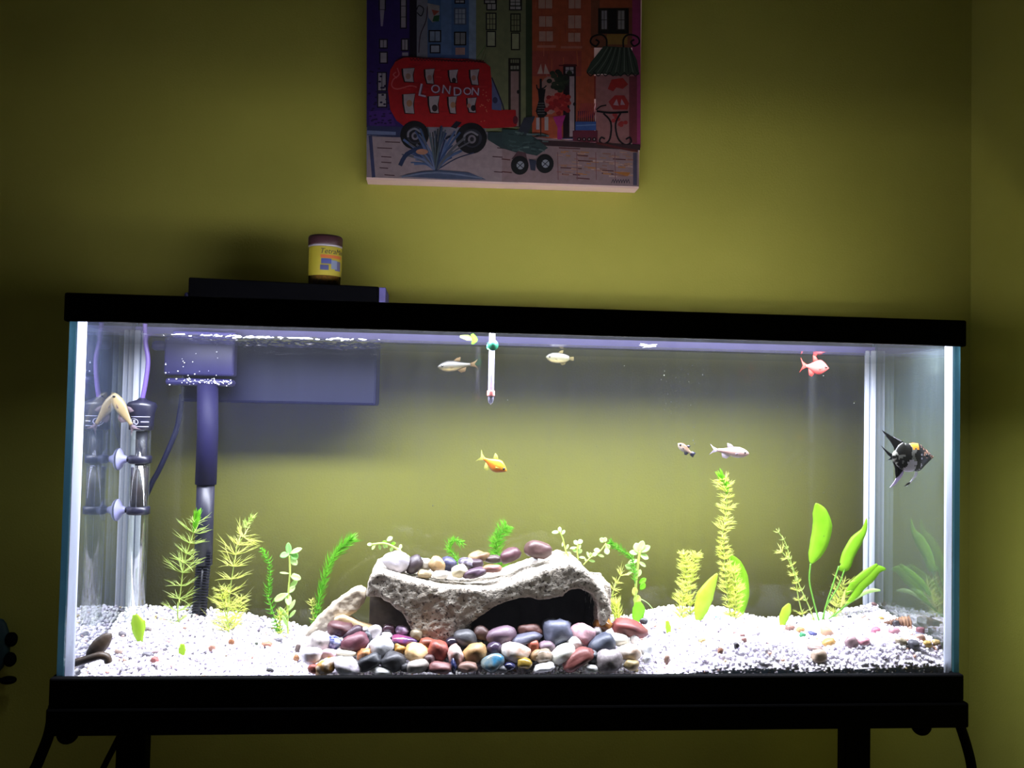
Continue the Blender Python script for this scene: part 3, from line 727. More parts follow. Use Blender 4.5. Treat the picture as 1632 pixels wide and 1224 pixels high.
needles([at(386, 843, .10), at(394, 834, .10), at(401, 825, .10)], 4, 8, .008, M_horn, e, 1.3, .0012)
hornwort('thin green waterweed left of the round-leaved stem plant', [(416, 873), (428, 895), (430, 925), (428, 950), (440, 992), (447, 1010)], 30, 5, .0085, M_hornG, M_stemG, fork=False, wd=.0018, name='waterweed', lenf=lambda t: 1.35-.6*t)
hornwort('green bushy waterweed leaning right, left of the leaning slab', [(560, 858), (545, 872), (527, 895), (515, 930), (508, 960), (500, 992)], 42, 6, .0125, M_hornG, M_stemG, fork=False, wd=.0018, name='waterweed', lenf=lambda t: .75+.4*t, lift=.8)
hornwort('thin yellowed sprig at the foot of the green bushy waterweed', [(497, 955), (498, 975), (503, 1000)], 8, 5, .009, M_hornY, fork=False, wd=.0015, name='waterweed')
hornwort('small pale rooted tuft at the foot of the thin green waterweed', [(448, 975), (446, 992), (448, 1012)], 8, 6, .010, M_hornY, fork=False, wd=.0012, name='waterweed')
# tufts behind the arch
hornwort('round green waterweed tuft behind the stone heap', [(738, 866), (722, 860), (716, 875), (728, 892), (735, 930)], 26, 6, .009, M_hornG, M_stemG, fork=False, wd=.0013, name='waterweed', Y=.20)
hornwort('bushy green waterweed behind the plum-red block stone', [(808, 838), (797, 852), (790, 870), (795, 890), (800, 925)], 30, 8, .015, M_hornG, M_stemG, fork=True, wd=.0011, name='waterweed', Y=.20)
hornwort('short green waterweed tip leaning left behind the white-flowering stem plant', [(972, 863), (980, 870), (994, 880), (1008, 893), (1012, 930)], 26, 6, .008, M_hornG, M_stemG, fork=False, wd=.0013, name='waterweed', Y=.205)
hornwort('pale wispy hornwort beside the right end of the arch', [(992, 912), (980, 935), (975, 955), (978, 978), (985, 992)], 8, 7, .015, M_hornY, wd=.0009, lift=.5)
hornwort('low yellow tuft at the right foot of the arch', [(982, 962), (984, 978), (988, 994)], 8, 10, .011, M_hornY, wd=.0016, fork=False, lift=.9)
hornwort('fluffy yellow-green hornwort left of the broad bright leaf', [(1090, 882), (1094, 905), (1092, 935), (1088, 960), (1086, 985)], 14, 12, .020, M_hornY, lift=.5, wd=.0016, lenf=lambda t: 1.1-.5*t)
hornwort('short fluffy hornwort branch behind the broad bright leaf', [(1110, 883), (1104, 905), (1100, 935), (1100, 980)], 12, 10, .014, M_hornY, lift=.6, wd=.0016)
hornwort('tallest hornwort with a bright tip, standing in the right half', [(1151, 764), (1158, 785), (1157, 820), (1152, 850), (1154, 880), (1156, 915), (1160, 950), (1166, 985)], 26, 10, .017, M_hornY, tip=5, lift=.35, wd=.0014)
hornwort('dense yellow-green hornwort bunch at the foot of the tallest one', [(1168, 905), (1172, 935), (1172, 960), (1170, 985)], 13, 12, .015, M_hornY, lift=.5, wd=.0016)
hornwort('thin bending hornwort left of the sword plant', [(1237, 843), (1252, 866), (1262, 900), (1275, 935), (1290, 968), (1300, 990)], 10, 4, .010, M_horn, fork=False, wd=.0014)
hornwort('wispy pale hornwort side shoot left of the tall sword leaf', [(1243, 876), (1258, 895), (1268, 925), (1272, 950), (1279, 980)], 8, 7, .013, M_hornY, lift=.3, wd=.0014)
hornwort('low wispy hornwort at the foot of the sword plant', [(1345, 930), (1340, 948), (1334, 962), (1326, 985)], 10, 9, .018, M_hornY, lift=.4, wd=.0012)

def leaf(name, pts, ws, m, parent, cup=.25, yb=0.0, nrm=None):
    """broad blade along pts (3D) with half-widths ws, slightly cupped, in the picture-parallel plane turned a little"""
    vs, fs = [], []; n = len(pts)
    for i, p in enumerate(pts):
        t = (pts[min(i+1, n-1)]-pts[max(i-1, 0)]).normalized()
        side = t.cross(Vector((.25, 1, .1)).normalized() if nrm is None else nrm).normalized(); b = side.cross(t).normalized()
        for k in (-1, -.5, 0, .5, 1):
            vs.append(p+side*ws[i]*k+b*ws[i]*cup*(k*k-.3))
    for i in range(n-1):
        for k in range(4): fs.append((i*5+k, i*5+k+1, (i+1)*5+k+1, (i+1)*5+k))
    o = put(name, pyd(vs, fs), m, parent)
    s = o.modifiers.new('thickness', 'SOLIDIFY'); s.thickness = .0006
    return o
def blade(pxs, wpx, Y, m, parent, name='leaf', cup=.25, dY=0):
    k_ = mpp(Y); n = len(pxs)
    pts = [at(a, b, Y+dY*i/(n-1)) for i, (a, b) in enumerate(pxs)]
    sp_ = smooth_path(pts, 4); ww = np.interp(np.linspace(0, n-1, len(sp_)), range(n), wpx)
    return leaf(name, sp_, [max(.0003, w_*k_/2) for w_ in ww], m, parent, cup)
# sword plant
g_ = ground_at(1308, 990); Y = g_.y
sw = tag(empty('sword_plant', g_), 'sword plant with long bright green blade leaves at the right', 'plant')
def petiole(pxs, r=.0013): tube('leaf_stalk', smooth_path([at(a, b, Y) for a, b in pxs], 5), r, M_stemG, sw, 6)
blade([(1300, 802), (1306, 815), (1311, 838), (1306, 865), (1298, 885), (1292, 898)], [1, 22, 31, 29, 20, 3], Y, M_sword, sw)
petiole([(1292, 898), (1290, 925), (1296, 955), (1306, 992)])
blade([(1381, 826), (1377, 845), (1365, 862), (1352, 885), (1346, 903), (1336, 906)], [1, 9, 20, 20, 18, 3], Y, M_sword, sw)
petiole([(1349, 898), (1340, 925), (1330, 945), (1316, 968), (1312, 990)], .0012)
petiole([(1337, 902), (1328, 930), (1318, 960), (1310, 990)], .0012)
blade([(1412, 907), (1398, 908), (1384, 921), (1370, 935), (1362, 950), (1348, 964)], [1, 16, 20, 17, 12, 3], Y, M_sword, sw)
blade([(1398, 899), (1380, 915), (1362, 930), (1348, 948)], [3, 14, 13, 4], Y, M_sword, sw)
blade([(1403, 941), (1390, 941), (1376, 946), (1362, 956)], [2, 7, 6, 2], Y, M_bac, sw)
petiole([(1350, 962), (1336, 975), (1322, 990)], .0011)
petiole([(1360, 956), (1340, 972), (1318, 988)], .001)
blade([(1347, 940), (1344, 955), (1340, 968)], [1, 5, 2], Y, M_hornY, sw)
# broad single leaves
def single(label, pxs, wpx, m, foot=True):
    g2 = ground_at(*pxs[-1]); e = tag(empty('broad_leaf', g2), label, 'plant', None)
    blade(pxs, wpx, max(.02, g2.y), m, e, 'blade'); return e
single('broad bright yellow-green leaf standing between two hornworts', [(1143, 914), (1134, 930), (1124, 950), (1117, 972), (1112, 990)], [2, 16, 27, 22, 6], M_broad)
single('dark-tipped broad green leaf at the right of the tallest hornwort', [(1162, 884), (1172, 898), (1180, 920), (1184, 950), (1180, 980)], [3, 18, 24, 20, 8], M_sword)
single('small upright leaf in the gravel left of the brown oval pebble', [(1258, 962), (1254, 972), (1249, 985), (1246, 999)], [3, 15, 15, 5], M_broad)
single('small broad green leaf under the white-flowering stem plant', [(1016, 958), (1018, 970), (1016, 984), (1014, 994)], [6, 20, 18, 5], M_tip)
single('broad yellow-green leaf in the left gravel right of the mussel shell', [(215, 979), (218, 992), (220, 1008), (224, 1024)], [6, 22, 20, 6], M_broad)
single('small second blade beside the broad leaf in the left gravel', [(229, 988), (228, 1000), (226, 1012)], [4, 8, 4], M_broad)
single('tiny yellow-green leaf in the gravel before the filter intake', [(291, 1026), (290, 1036), (289, 1046)], [6, 12, 8], M_broad)
single('tiny yellow leaf in the white gravel right of the pile', [(1063, 989), (1065, 1000), (1066, 1010)], [4, 9, 6], M_broad)

# round-leaved stem plants
def ovate(p, d, l, w_, m, parent, name='leaf'):
    d = d.normalized(); pts = [p+d*l*s for s in (0, .2, .45, .7, .9, 1)]
    nrm = Vector((random.uniform(-.5, .5), -1, random.uniform(.2, .9))).normalized()
    ws = [w_*k for k in (.12, .6, 1, .95, .55, .1)]
    return leaf(name, [clampw(q) for q in pts], ws, m, parent, .3, nrm=nrm)
def stemplant(label, pxs, leaves, m=M_bac, Y=None, r=.0016, name='round_leaved_plant', stem=None, mk=None):
    if Y is None: path, Y = rooted(pxs)
    else: path = smooth_path([at(a, b, Y) for a, b in pxs[::-1]], 6)
    e = tag(empty(name, path[0]), label, 'plant')
    tube('stem', path, r, stem or M_stem, e, 8)
    for lf in leaves:
        a, b, dx, dz, w_ = lf[:5]
        p = at(a, b, Y+random.uniform(-.002, .002)); k_ = mpp(Y)
        d = Vector((dx*k_, random.uniform(-.4, .4)*abs(dx+dz)*k_, -dz*k_))
        ovate(p, d, d.length, w_*k_/2, lf[5] if len(lf) > 5 else m, e)
    return e
stemplant('upright round-leaved stem plant between the two green waterweeds', [(461, 885), (462, 915), (459, 950), (458, 985), (460, 1012)],
  [(461, 886, -3, -20, 9, M_bacG), (462, 882, 18, -8, 8), (461, 883, -14, 3, 11, M_bacG), (464, 882, 10, 8, 12, M_bacG), (463, 889, 10, 11, 10), (461, 914, -14, -2, 3), (463, 918, 16, 4, 10), (464, 920, 8, -4, 8), (461, 940, 12, -16, 9),
   (459, 945, 10, -10, 8), (459, 946, -22, 12, 11), (459, 945, 3, 18, 10), (459, 975, 10, -18, 6), (459, 985, -12, -18, 7), (459, 988, -18, -10, 7), (460, 985, 10, -12, 5), (459, 1000, -8, -20, 5)])
stemplant('white-flowering round-leaved stem plant right of the arch', [(1020, 878), (1016, 905), (1013, 940), (1012, 985)],
  [(1018, 882, -4, -16, 12), (1019, 880, 6, -18, 12), (1020, 880, 16, -10, 10), (1017, 882, -14, -2, 9), (1020, 884, 14, 6, 10), (1018, 892, -18, 6, 9), (1012, 900, -14, 6, 10), (1008, 905, -12, -4, 8),
   (1018, 895, 12, 8, 6), (1012, 908, -14, 8, 4), (1015, 920, 6, -12, 8), (1014, 918, -5, -14, 8), (1018, 930, 12, -8, 8, M_tip), (1020, 940, 8, -10, 9, M_tip), (1013, 950, -4, -14, 12, M_hornY), (1013, 965, 5, -16, 12, M_hornY)], r=.0022)
stemplant('drooping round-leaved sprig behind the white triangular stone', [(592, 868), (612, 866), (628, 872), (644, 884), (650, 900)],
  [(594, 868, -9, 0, 5), (598, 868, -5, 8, 4), (604, 867, 2, 9, 4), (610, 866, 4, 8, 4), (613, 865, 4, 8, 5), (616, 862, 9, -6, 7), (617, 866, -7, -3, 5, M_tip), (622, 868, 8, -3, 5, M_tip), (625, 871, -2, 8, 5), (631, 873, 8, 5, 5), (637, 876, 2, -8, 5), (641, 880, 2, 9, 5), (645, 885, 8, 3, 5), (650, 893, 3, 10, 4)], Y=.16)
stemplant('thin round-leaved sprig standing behind the right shoulder of the arch', [(891, 846), (897, 858), (901, 876), (908, 890)],
  [(892, 848, -12, 1, 6), (892, 850, 0, -10, 6), (895, 852, 5, -7, 5), (898, 862, -2, 9, 3), (902, 876, 4, -8, 4), (903, 880, -6, 4, 4), (903, 880, 8, 3, 4)], Y=.14, r=.001)
stemplant('small round-leaved sprig with pale top right of the thin sprig', [(921, 868), (920, 880), (922, 893)],
  [(921, 868, -6, -6, 7), (921, 866, 7, -5, 8), (920, 872, -12, 2, 4), (920, 880, -7, -4, 5), (921, 882, 6, -6, 6), (923, 888, 10, 1, 4), (922, 876, 3, -8, 4)], Y=.14, r=.001)
stemplant('arching round-leaved sprig with a pale flower head over the arch end', [(966, 866), (955, 880), (942, 888), (930, 900)],
  [(962, 864, -6, -6, 8, M_bac), (962, 864, 4, -7, 7), (966, 868, 5, 8, 10), (965, 874, 4, 9, 9), (957, 878, -10, -1, 8), (952, 882, -8, 3, 7), (952, 884, 11, 3, 4), (945, 888, -5, -7, 4), (940, 890, -4, -10, 4), (938, 893, 11, 2, 4), (935, 896, -3, -6, 4)], Y=.14, r=.001)
# bare tendril, floating leaf, froth star
e = tag(empty('loose_root', at(1035, 962, .17)), 'pale curved root strand between the stem plant and the gravel', 'plant')
tube('root', smooth_path([at(1022, 955, .17), at(1032, 961, .17), at(1041, 971, .17), at(1047, 978, .17)]), .0006, M_bac, e, 6)
e = tag(empty('floating_leaf', at(748, 536, .12)), 'yellow-green leaf floating at the surface left of the thermometer', 'plant')
blade([(733, 536), (745, 538), (757, 541)], [3, 9, 4], .12, M_horn, e, 'blade', dY=.01); blade([(752, 532), (757, 541), (752, 548)], [4, 9, 3], .12, M_tip, e, 'blade', dY=.01)
fs_ = tag(empty('floating_star', at(1033, 551, .13)), 'small white star-shaped scrap floating at the water surface', 'debris')
vs, fs = [], []; c = at(1033, 551, .13)
for k in range(9):
    a = 2*PI*k/9; d = Vector((math.cos(a)*.014, math.sin(a)*.010, math.sin(a*2+1)*.003))
    ribbon(vs, fs, [c, c+d*.6, c+d], (.003, .0022, .0004), d.cross(Vector((.1, 1, .3))).normalized())
o = put('white_rays', pyd(vs, fs), mat('white_scrap', (250, 250, 250), .5, transl=.4), fs_); o.modifiers.new('t', 'SOLIDIFY').thickness = .0008

# ------------------------------------------------------------------ fish
def fishmat(name, back, side, belly, rough=.3, zr=.006, transl=.15):
    k, nt, out = newmat(name); N = nt.nodes.new; L = nt.links.new
    back, side, belly = [tuple(int(u*.66) for u in q) for q in (back, side, belly)]
    b = N('ShaderNodeBsdfPrincipled'); b.inputs['Roughness'].default_value = rough; tc = N('ShaderNodeTexCoord'); sx = N('ShaderNodeSeparateXYZ')
    mr = N('ShaderNodeMapRange'); mr.inputs['From Min'].default_value = -zr; mr.inputs['From Max'].default_value = zr
    r = N('ShaderNodeValToRGB'); e = r.color_ramp.elements; e[0].color = c4(belly); e[0].position = .1; e[1].color = c4(back); e[1].position = .9
    q = e.new(.45); q.color = c4(side)
    n = N('ShaderNodeTexNoise'); n.inputs['Scale'].default_value = 700; L(tc.outputs['Object'], n.inputs['Vector'])
    ad = N('ShaderNodeMath'); ad.operation = 'MULTIPLY_ADD'; ad.inputs[1].default_value = .004; L(n.outputs['Fac'], ad.inputs[0])
    L(tc.outputs['Object'], sx.inputs[0]); L(sx.outputs['Z'], ad.inputs[2]); L(ad.outputs[0], mr.inputs['Value']); L(mr.outputs[0], r.inputs[0]); L(r.outputs[0], b.inputs['Base Color'])
    tl = N('ShaderNodeBsdfTranslucent'); L(r.outputs[0], tl.inputs[0]); mx = N('ShaderNodeMixShader'); mx.inputs[0].default_value = transl
    L(b.outputs[0], mx.inputs[1]); L(tl.outputs[0], mx.inputs[2]); L(mx.outputs[0], out.inputs['Surface']); return k
M_eye = mat('fish_eye', (12, 12, 14), .15); M_eyering = mat('eye_ring', (210, 200, 180), .3)
def flat(poly, th=.0005):
    n = len(poly); vs = [(x, -th/2, z) for x, z in poly]+[(x, th/2, z) for x, z in poly]
    fs = [tuple(range(n)), tuple(range(2*n-1, n-1, -1))]+[(i, i+n, (i+1) % n+n, (i+1) % n) for i in range(n)]
    return pyd(vs, fs)
def fish(label, nose, tail, Y, hh, body_m, fin_m, fins=None, name='fish', yaw=0, prof=None, cat='fish', eye=.12, thick=.55, tilt=0, dyaw=0, group=None):
    """nose/tail in the picture; local +x points to the nose; hh = body height over length"""
    a, b = at(*nose, Y), at(*tail, Y); L_ = (a-b).length
    e = empty(name, (a+b)/2); tag(e, label, cat, group)
    d = (a-b).normalized(); ang = math.atan2(d.z, d.x)
    flip = abs(ang) > PI/2+.2
    # keep the back upward: rotate about world Y, mirrored heading via a turn about local Z
    R_ = Matrix.Rotation(-ang, 4, 'Y') if not flip else (Matrix.Rotation(PI, 4, 'Z') @ Matrix.Rotation(-(PI-ang) if ang > 0 else (PI+ang), 4, 'Y'))
    R_ = Matrix.Rotation(math.radians(dyaw), 4, 'Z') @ R_
    e.rotation_euler = R_.to_euler()
    bl = L_*.80; x1 = L_/2; x0 = x1-bl
    prof = prof or [(0, .02, .02), (.05, .22, .2), (.15, .45, .42), (.3, .8, .85), (.45, 1, 1), (.6, .85, .85), (.75, .55, .5), (.9, .28, .26), (1, .24, .24)]
    n = 16; vs, fs = [], []; hm = hh*L_/2
    P_ = [np.interp(np.linspace(0, 1, 22), [q[0] for q in prof], [q[i] for q in prof]) for i in (1, 2)]
    for i, t in enumerate(np.linspace(0, 1, 22)):
        u, l = P_[0][i]*hm, P_[1][i]*hm; wd = (u+l)/2*thick
        for k in range(n):
            q = 2*PI*k/n; c, s = math.cos(q), math.sin(q)
            vs.append((x1-bl*t, c*wd, s*(u if s > 0 else l)))
    for i in range(21):
        for k in range(n): fs.append((i*n+k, i*n+(k+1) % n, (i+1)*n+(k+1) % n, (i+1)*n+k))
    fs.append(tuple(range(n))[::-1]); fs.append(tuple(21*n+k for k in range(n)))
    def add(nm, me, m_, loc=(0, 0, 0)):
        for q in (m_ if isinstance(m_, list) else [m_]): me.materials.append(q)
        me.polygons.foreach_set('use_smooth', [True]*len(me.polygons))
        o = bpy.data.objects.new(nm, me); COL.objects.link(o); o.parent = e; o.location = loc; return o
    add('body', pyd(vs, fs), body_m)
    F_ = fins or {}
    tl = F_.get('tail', [(x0+.02*L_, -.2*hm), (x0+.02*L_, .2*hm), (x0-.12*L_, .55*hm), (-L_/2, 1.0*hm), (x0-.10*L_, 0), (-L_/2, -1.0*hm), (x0-.12*L_, -.55*hm)])
    add('tail_fin', flat(tl), fin_m)
    add('dorsal_fin', flat(F_.get('dorsal', [(x1-.38*L_, .8*hm), (x1-.48*L_, 1.35*hm), (x1-.58*L_, 1.5*hm), (x1-.56*L_, .75*hm)])), fin_m)
    add('anal_fin', flat(F_.get('anal', [(x1-.46*L_, -.75*hm), (x1-.56*L_, -1.35*hm), (x1-.66*L_, -1.2*hm), (x1-.70*L_, -.35*hm)])), fin_m)
    for s in (-1, 1):
        bm = bmesh.new(); bmesh.ops.create_uvsphere(bm, u_segments=12, v_segments=8, radius=max(eye*1.5*hm, .0009))
        xi = x1-.12*L_; wd = float(np.interp(.15, [q[0] for q in prof], [q[1] for q in prof]))*hm*thick
        o = add('eye', mesh_of(bm), M_eye, (xi, s*wd*1.0, .12*hm))
        pm = flat([(x1-.24*L_, -.1*hm), (x1-.36*L_, -.45*hm), (x1-.38*L_, -.2*hm)], .0004)
        o = add('pectoral_fin', pm, fin_m, (0, s*hm*thick*.92, 0)); o.rotation_euler = (0, 0, 0)
    return e
def finmat(n, c, tr=.6): 
    k, nt, out = newmat(n); N = nt.nodes.new; L = nt.links.new
    c = tuple(int(u*.6) for u in c); d = N('ShaderNodeBsdfTranslucent'); d.inputs[0].default_value = c4(c); d2 = N('ShaderNodeBsdfDiffuse'); d2.inputs[0].default_value = c4(c)
    a = N('ShaderNodeAddShader'); L(d.outputs[0], a.inputs[0]); L(d2.outputs[0], a.inputs[1]); t = N('ShaderNodeBsdfTransparent'); mx = N('ShaderNodeMixShader'); mx.inputs[0].default_value = tr
    L(t.outputs[0], mx.inputs[1]); L(a.outputs[0], mx.inputs[2]); L(mx.outputs[0], out.inputs['Surface']); return k
deep = [(0, .05, .03), (.08, .32, .28), (.2, .7, .62), (.35, 1, .95), (.5, .95, 1), (.65, .7, .8), (.8, .38, .45), (.92, .2, .22), (1, .2, .2)]
slim = [(0, .04, .04), (.06, .42, .4), (.16, .75, .78), (.32, 1, 1), (.5, .95, .95), (.7, .62, .6), (.88, .38, .34), (1, .3, .3)]
fish('olive-brown slim fish facing left beside the thermometer', (697, 585), (763, 580), .12, .27, fishmat('olive_fish', (26, 24, 14), (66, 60, 32), (190, 168, 110), rough=.5), finmat('olive_fin', (110, 90, 60)), prof=slim)
fish('olive fish seen turned away, right of the thermometer', (870, 569), (917, 572), .10, .36, fishmat('olive_fish_pale', (34, 32, 18), (86, 82, 48), (200, 186, 130), rough=.5), finmat('pale_olive_fin', (110, 100, 64), .4), prof=[(0, .1, .1), (.08, .5, .5), (.25, .9, .9), (.5, 1, 1), (.8, .8, .8), (.95, .55, .5), (1, .4, .3)],
     fins={'tail': [(-.0125, .002), (-.0195, .003), (-.0200, -.003), (-.0125, -.002)]})
fish('orange fish with yellow fins swimming down to the right in the middle', (808, 751), (762, 726), .13, .42, fishmat('orange_fish', (240, 200, 60), (236, 120, 40), (240, 150, 60)), finmat('yellow_fin', (230, 230, 120), .6), prof=deep, thick=.4)
fish('small pale fish with a black tail left of the pinkish-white fish', (1080, 707), (1107, 726), .13, .36, fishmat('pale_small_fish', (170, 120, 90), (220, 200, 180), (240, 236, 230)), mat('black_fin', (24, 22, 40), .5), prof=slim, eye=.2, fins={'tail': [(-.0075, -.0012), (-.0075, .0012), (-.0100, .0036), (-.0155, .0042), (-.0150, 0), (-.0155, -.0042), (-.0100, -.0036)]})
fish('pinkish-white slim fish facing right above the tallest hornwort', (1194, 723), (1131, 716), .12, .27, fishmat('pearl_fish', (226, 206, 190), (206, 160, 150), (246, 230, 214)), finmat('pearl_fin', (220, 206, 226), .6), prof=slim)
fish('salmon-red fish facing right just under the surface', (1321, 587), (1275, 582), .10, .50, fishmat('salmon_fish', (232, 70, 62), (240, 84, 76), (232, 66, 62), rough=.5), finmat('salmon_fin', (240, 90, 80), .7), prof=deep, thick=.4)
fish('cream-coloured slim fish nosing up the left glass pane above the heater', (178, 625), (217, 690), .150, .26, fishmat('cream_fish', (200, 180, 130), (226, 196, 140), (236, 220, 190)), finmat('cream_fin', (170, 150, 160), .6), prof=slim)

# angelfish, laid out point by point at its own depth
Y = .033
k, nt, out = newmat('marbled_scales'); N = nt.nodes.new; L = nt.links.new
b = N('ShaderNodeBsdfPrincipled'); b.inputs['Roughness'].default_value = .35; tc = N('ShaderNodeTexCoord')
a_ = N('ShaderNodeAttribute'); a_.attribute_name = 'tint'
n = N('ShaderNodeTexNoise'); n.inputs['Scale'].default_value = 260; n.inputs['Detail'].default_value = 3; L(tc.outputs['Object'], n.inputs['Vector'])
L(a_.outputs['Color'], b.inputs['Base Color']); L(b.outputs[0], out.inputs['Surface']); M_angel = k
ang = tag(empty('angelfish', at(1450, 728, Y)), 'black and white marbled angelfish with an orange crown at the right', 'fish')
tops = [(1487, 727), (1482, 722), (1474, 715), (1466, 708), (1456, 706), (1446, 707), (1438, 705), (1430, 711), (1425, 719), (1421, 725)]
bots = [(1487, 729), (1482, 734), (1474, 742), (1466, 750), (1456, 751), (1446, 752), (1438, 750), (1430, 744), (1425, 736), (1421, 731)]
vs, fs = [], []; n_ = 44
T = smooth_path([at(a, b2, Y) for a, b2 in tops], 8); B = smooth_path([at(a, b2, Y) for a, b2 in bots], 8)
for i, (p, q) in enumerate(zip(T, B)):
    c = (p+q)/2; hv = (p-q)/2; s_ = i/(len(T)-1); wd = .0062*math.sin(PI*min(1, s_*.85+.06))**.7
    for j in range(n_):
        a2 = 2*PI*j/n_; vs.append(c+hv*math.sin(a2)+Vector((0, math.cos(a2)*wd, 0)))
for i in range(len(T)-1):
    for j in range(n_): fs.append((i*n_+j, i*n_+(j+1) % n_, (i+1)*n_+(j+1) % n_, (i+1)*n_+j))
fs.append(tuple(range(n_))[::-1]); fs.append(tuple((len(T)-1)*n_+j for j in range(n_)))
me = pyd(vs, fs); cols = []
kk = mpp(Y); o0 = at(1450, 728, Y)
BLK, WHT, ORG, PCH, GRY = [lin(c) for c in ((20, 20, 16), (196, 190, 200), (226, 150, 50), (190, 140, 110), (120, 120, 112))]
for p in me.polygons:
    c = p.center; X = 1450+(c.x-o0.x)/kk; Z = 728-(c.z-o0.z)/kk
    X += 5*noise.noise(Vector((X*.11, Z*.11, 9))); Z += 4*noise.noise(Vector((X*.13, Z*.13, 4)))
    nz = noise.noise(Vector((X*.16, Z*.16, 0))); n2_ = noise.noise(Vector((X*.35, Z*.35, 5)))
    col = WHT if Z > 733 and 1438 < X < 1463 else GRY
    if 1456 < X < 1470 and nz > -.35: col = BLK
    if 1461 < X < 1474 and Z > 722: col = BLK if n2_ > -.25 else WHT
    if X >= 1470: col = PCH if n2_ > .1 and Z < 730 else BLK
    if 1441 < X < 1448 and Z < 734: col = BLK
    if 1430 < X < 1441 and nz > -.3: col = BLK
    if 1449 < X < 1463 and Z < 716: col = ORG
    if X < 1430: col = BLK if nz > -.1 else GRY
    cols.append(col)
set_tint(me, cols); put('body', me, M_angel, ang)
def pxfin(name, poly, cf, th=.0008):
    n = len(poly); A = [at(a, b2, Y) for a, b2 in poly]
    vs = [p+Vector((0, -th/2, 0)) for p in A]+[p+Vector((0, th/2, 0)) for p in A]
    fs = [tuple(range(n))[::-1], tuple(range(n, 2*n))]+[(i, (i+1) % n, (i+1) % n+n, i+n) for i in range(n)]
    me = pyd(vs, fs); return put(name, me, cf, ang, False)
M_afb = mat('black_fin_membrane', (24, 24, 22), .5, (92, 90, 86), scale=160, sharp=.06, mid=.62); M_afw = mat('pale_fin_membrane', (206, 196, 222), .5, transl=.4); M_fw = mat('white_fin_membrane', (246, 244, 250), .4, transl=.3)
pxfin('dorsal_fin', [(1446, 710), (1438, 703), (1425, 697), (1414, 691), (1405, 685), (1412, 695), (1420, 705), (1425, 714), (1426, 722), (1436, 722)], M_afb)
pxfin('dorsal_edge', [(1436, 704), (1424, 697), (1424, 696), (1437, 702.5)], M_fw, .0012)
pxfin('anal_fin', [(1440, 748), (1434, 744), (1428, 738), (1422, 735), (1426, 745), (1427, 757), (1428, 762), (1433, 758)], M_afb)
pxfin('trailing_fin', [(1441, 748), (1431, 746), (1430, 758), (1425, 768), (1418, 777), (1426, 773), (1434, 764), (1439, 757)], M_afw)
pxfin('tail_fin', [(1424, 724), (1418, 722), (1411, 716), (1404, 710), (1409, 717), (1415, 725), (1420, 729), (1414, 734), (1417, 733), (1424, 732)], M_afb)
pxfin('pelvic_fin', [(1459, 751), (1463, 753), (1460, 760), (1453, 768), (1445, 775), (1451, 767), (1457, 758)], M_fw)
pxfin('pelvic_fin', [(1450, 768), (1446, 770), (1441, 775), (1444, 774), (1450, 771)], M_afb)
bm = bmesh.new(); bmesh.ops.create_uvsphere(bm, u_segments=14, v_segments=10, radius=.0026); bmesh.ops.translate(bm, verts=bm.verts, vec=at(1475, 726, Y)+Vector((0, -.0038, 0)))
put('eye', mesh_of(bm), M_eye, ang)

# ------------------------------------------------------------------ shells
M_mussel = mat('mussel_shell_brown', (30, 21, 13), .5, (62, 45, 28), scale=60, sharp=.12)
def mussel(label, pxc, size, rot, Y):
    vs, fs = [], []; nu, nv = 18, 12; c = at(*pxc, Y)
    M = Matrix.Translation(c) @ Matrix.Rotation(rot[2], 4, 'Z') @ Matrix.Rotation(rot[1], 4, 'Y') @ Matrix.Rotation(rot[0], 4, 'X')
    for i in range(nu+1):
        t = i/nu
        for j in range(nv):
            a = 2*PI*j/nv; L_ = size
            x = (t-.5)*2*L_; wz = L_*.52*math.sin(PI*min(1, max(.0, t))**.8)**.6*(.75+.35*t); dep = .30*L_*math.sin(PI*t)**.6
            rib = 1+.03*math.sin(t*40)
            vs.append(M @ Vector((x, math.cos(a)*dep*rib, math.sin(a)*wz*rib)))
    for i in range(nu):
        for j in range(nv): fs.append((i*nv+j, i*nv+(j+1) % nv, (i+1)*nv+(j+1) % nv, (i+1)*nv+j))
    return tag(put('mussel_shell', pyd(vs, fs), M_mussel), label, 'shell')
mussel('dark brown mussel shell standing on the gravel in the left front corner', (158, 1030), .022, (0, -.85, .35), .036)
tag(tube('shell_rim', smooth_path([at(112, 1058, .020), at(125, 1055, .018), at(145, 1049, .018), at(160, 1045, .02), at(170, 1048, .022), at(173, 1056, .024)]), [.0035, .0055, .0055, .0052]+[.0052]*26+[.003], M_mussel), 'long dark brown shell edge lying half buried in the left front corner', 'shell')
# spiral banded shell
M_spiral = mat('banded_shell', (92, 62, 46), .6, (150, 116, 88), scale=80)
p0, p1 = at(1444, 994, .13), at(1488, 986, .13); vs = []; rr = []; pp = []
for i in range(60):
    t = i/59; pp.append(p0.lerp(p1, t)); rr.append((.0012+.0066*min(1, t*1.5))*(1+.20*math.sin(t*2*PI*9)) if t < .98 else .003)
g_ = ground_at(1452, 998); kk = mpp(g_.y); xc = min(g_.x, H-G-.006-22*kk)
q0 = Vector((xc-22*kk, g_.y+.003, gz(xc, g_.y)+.0045)); q1 = Vector((xc+22*kk, g_.y-.003, gz(xc, g_.y)+.0065))
tag(tube('spiral_shell', [q0.lerp(q1, i/59) for i in range(60)], rr, M_spiral, None, 14), 'brown banded spiral shell lying on the white gravel at the right', 'shell')
e = ground_at(123, 1040)

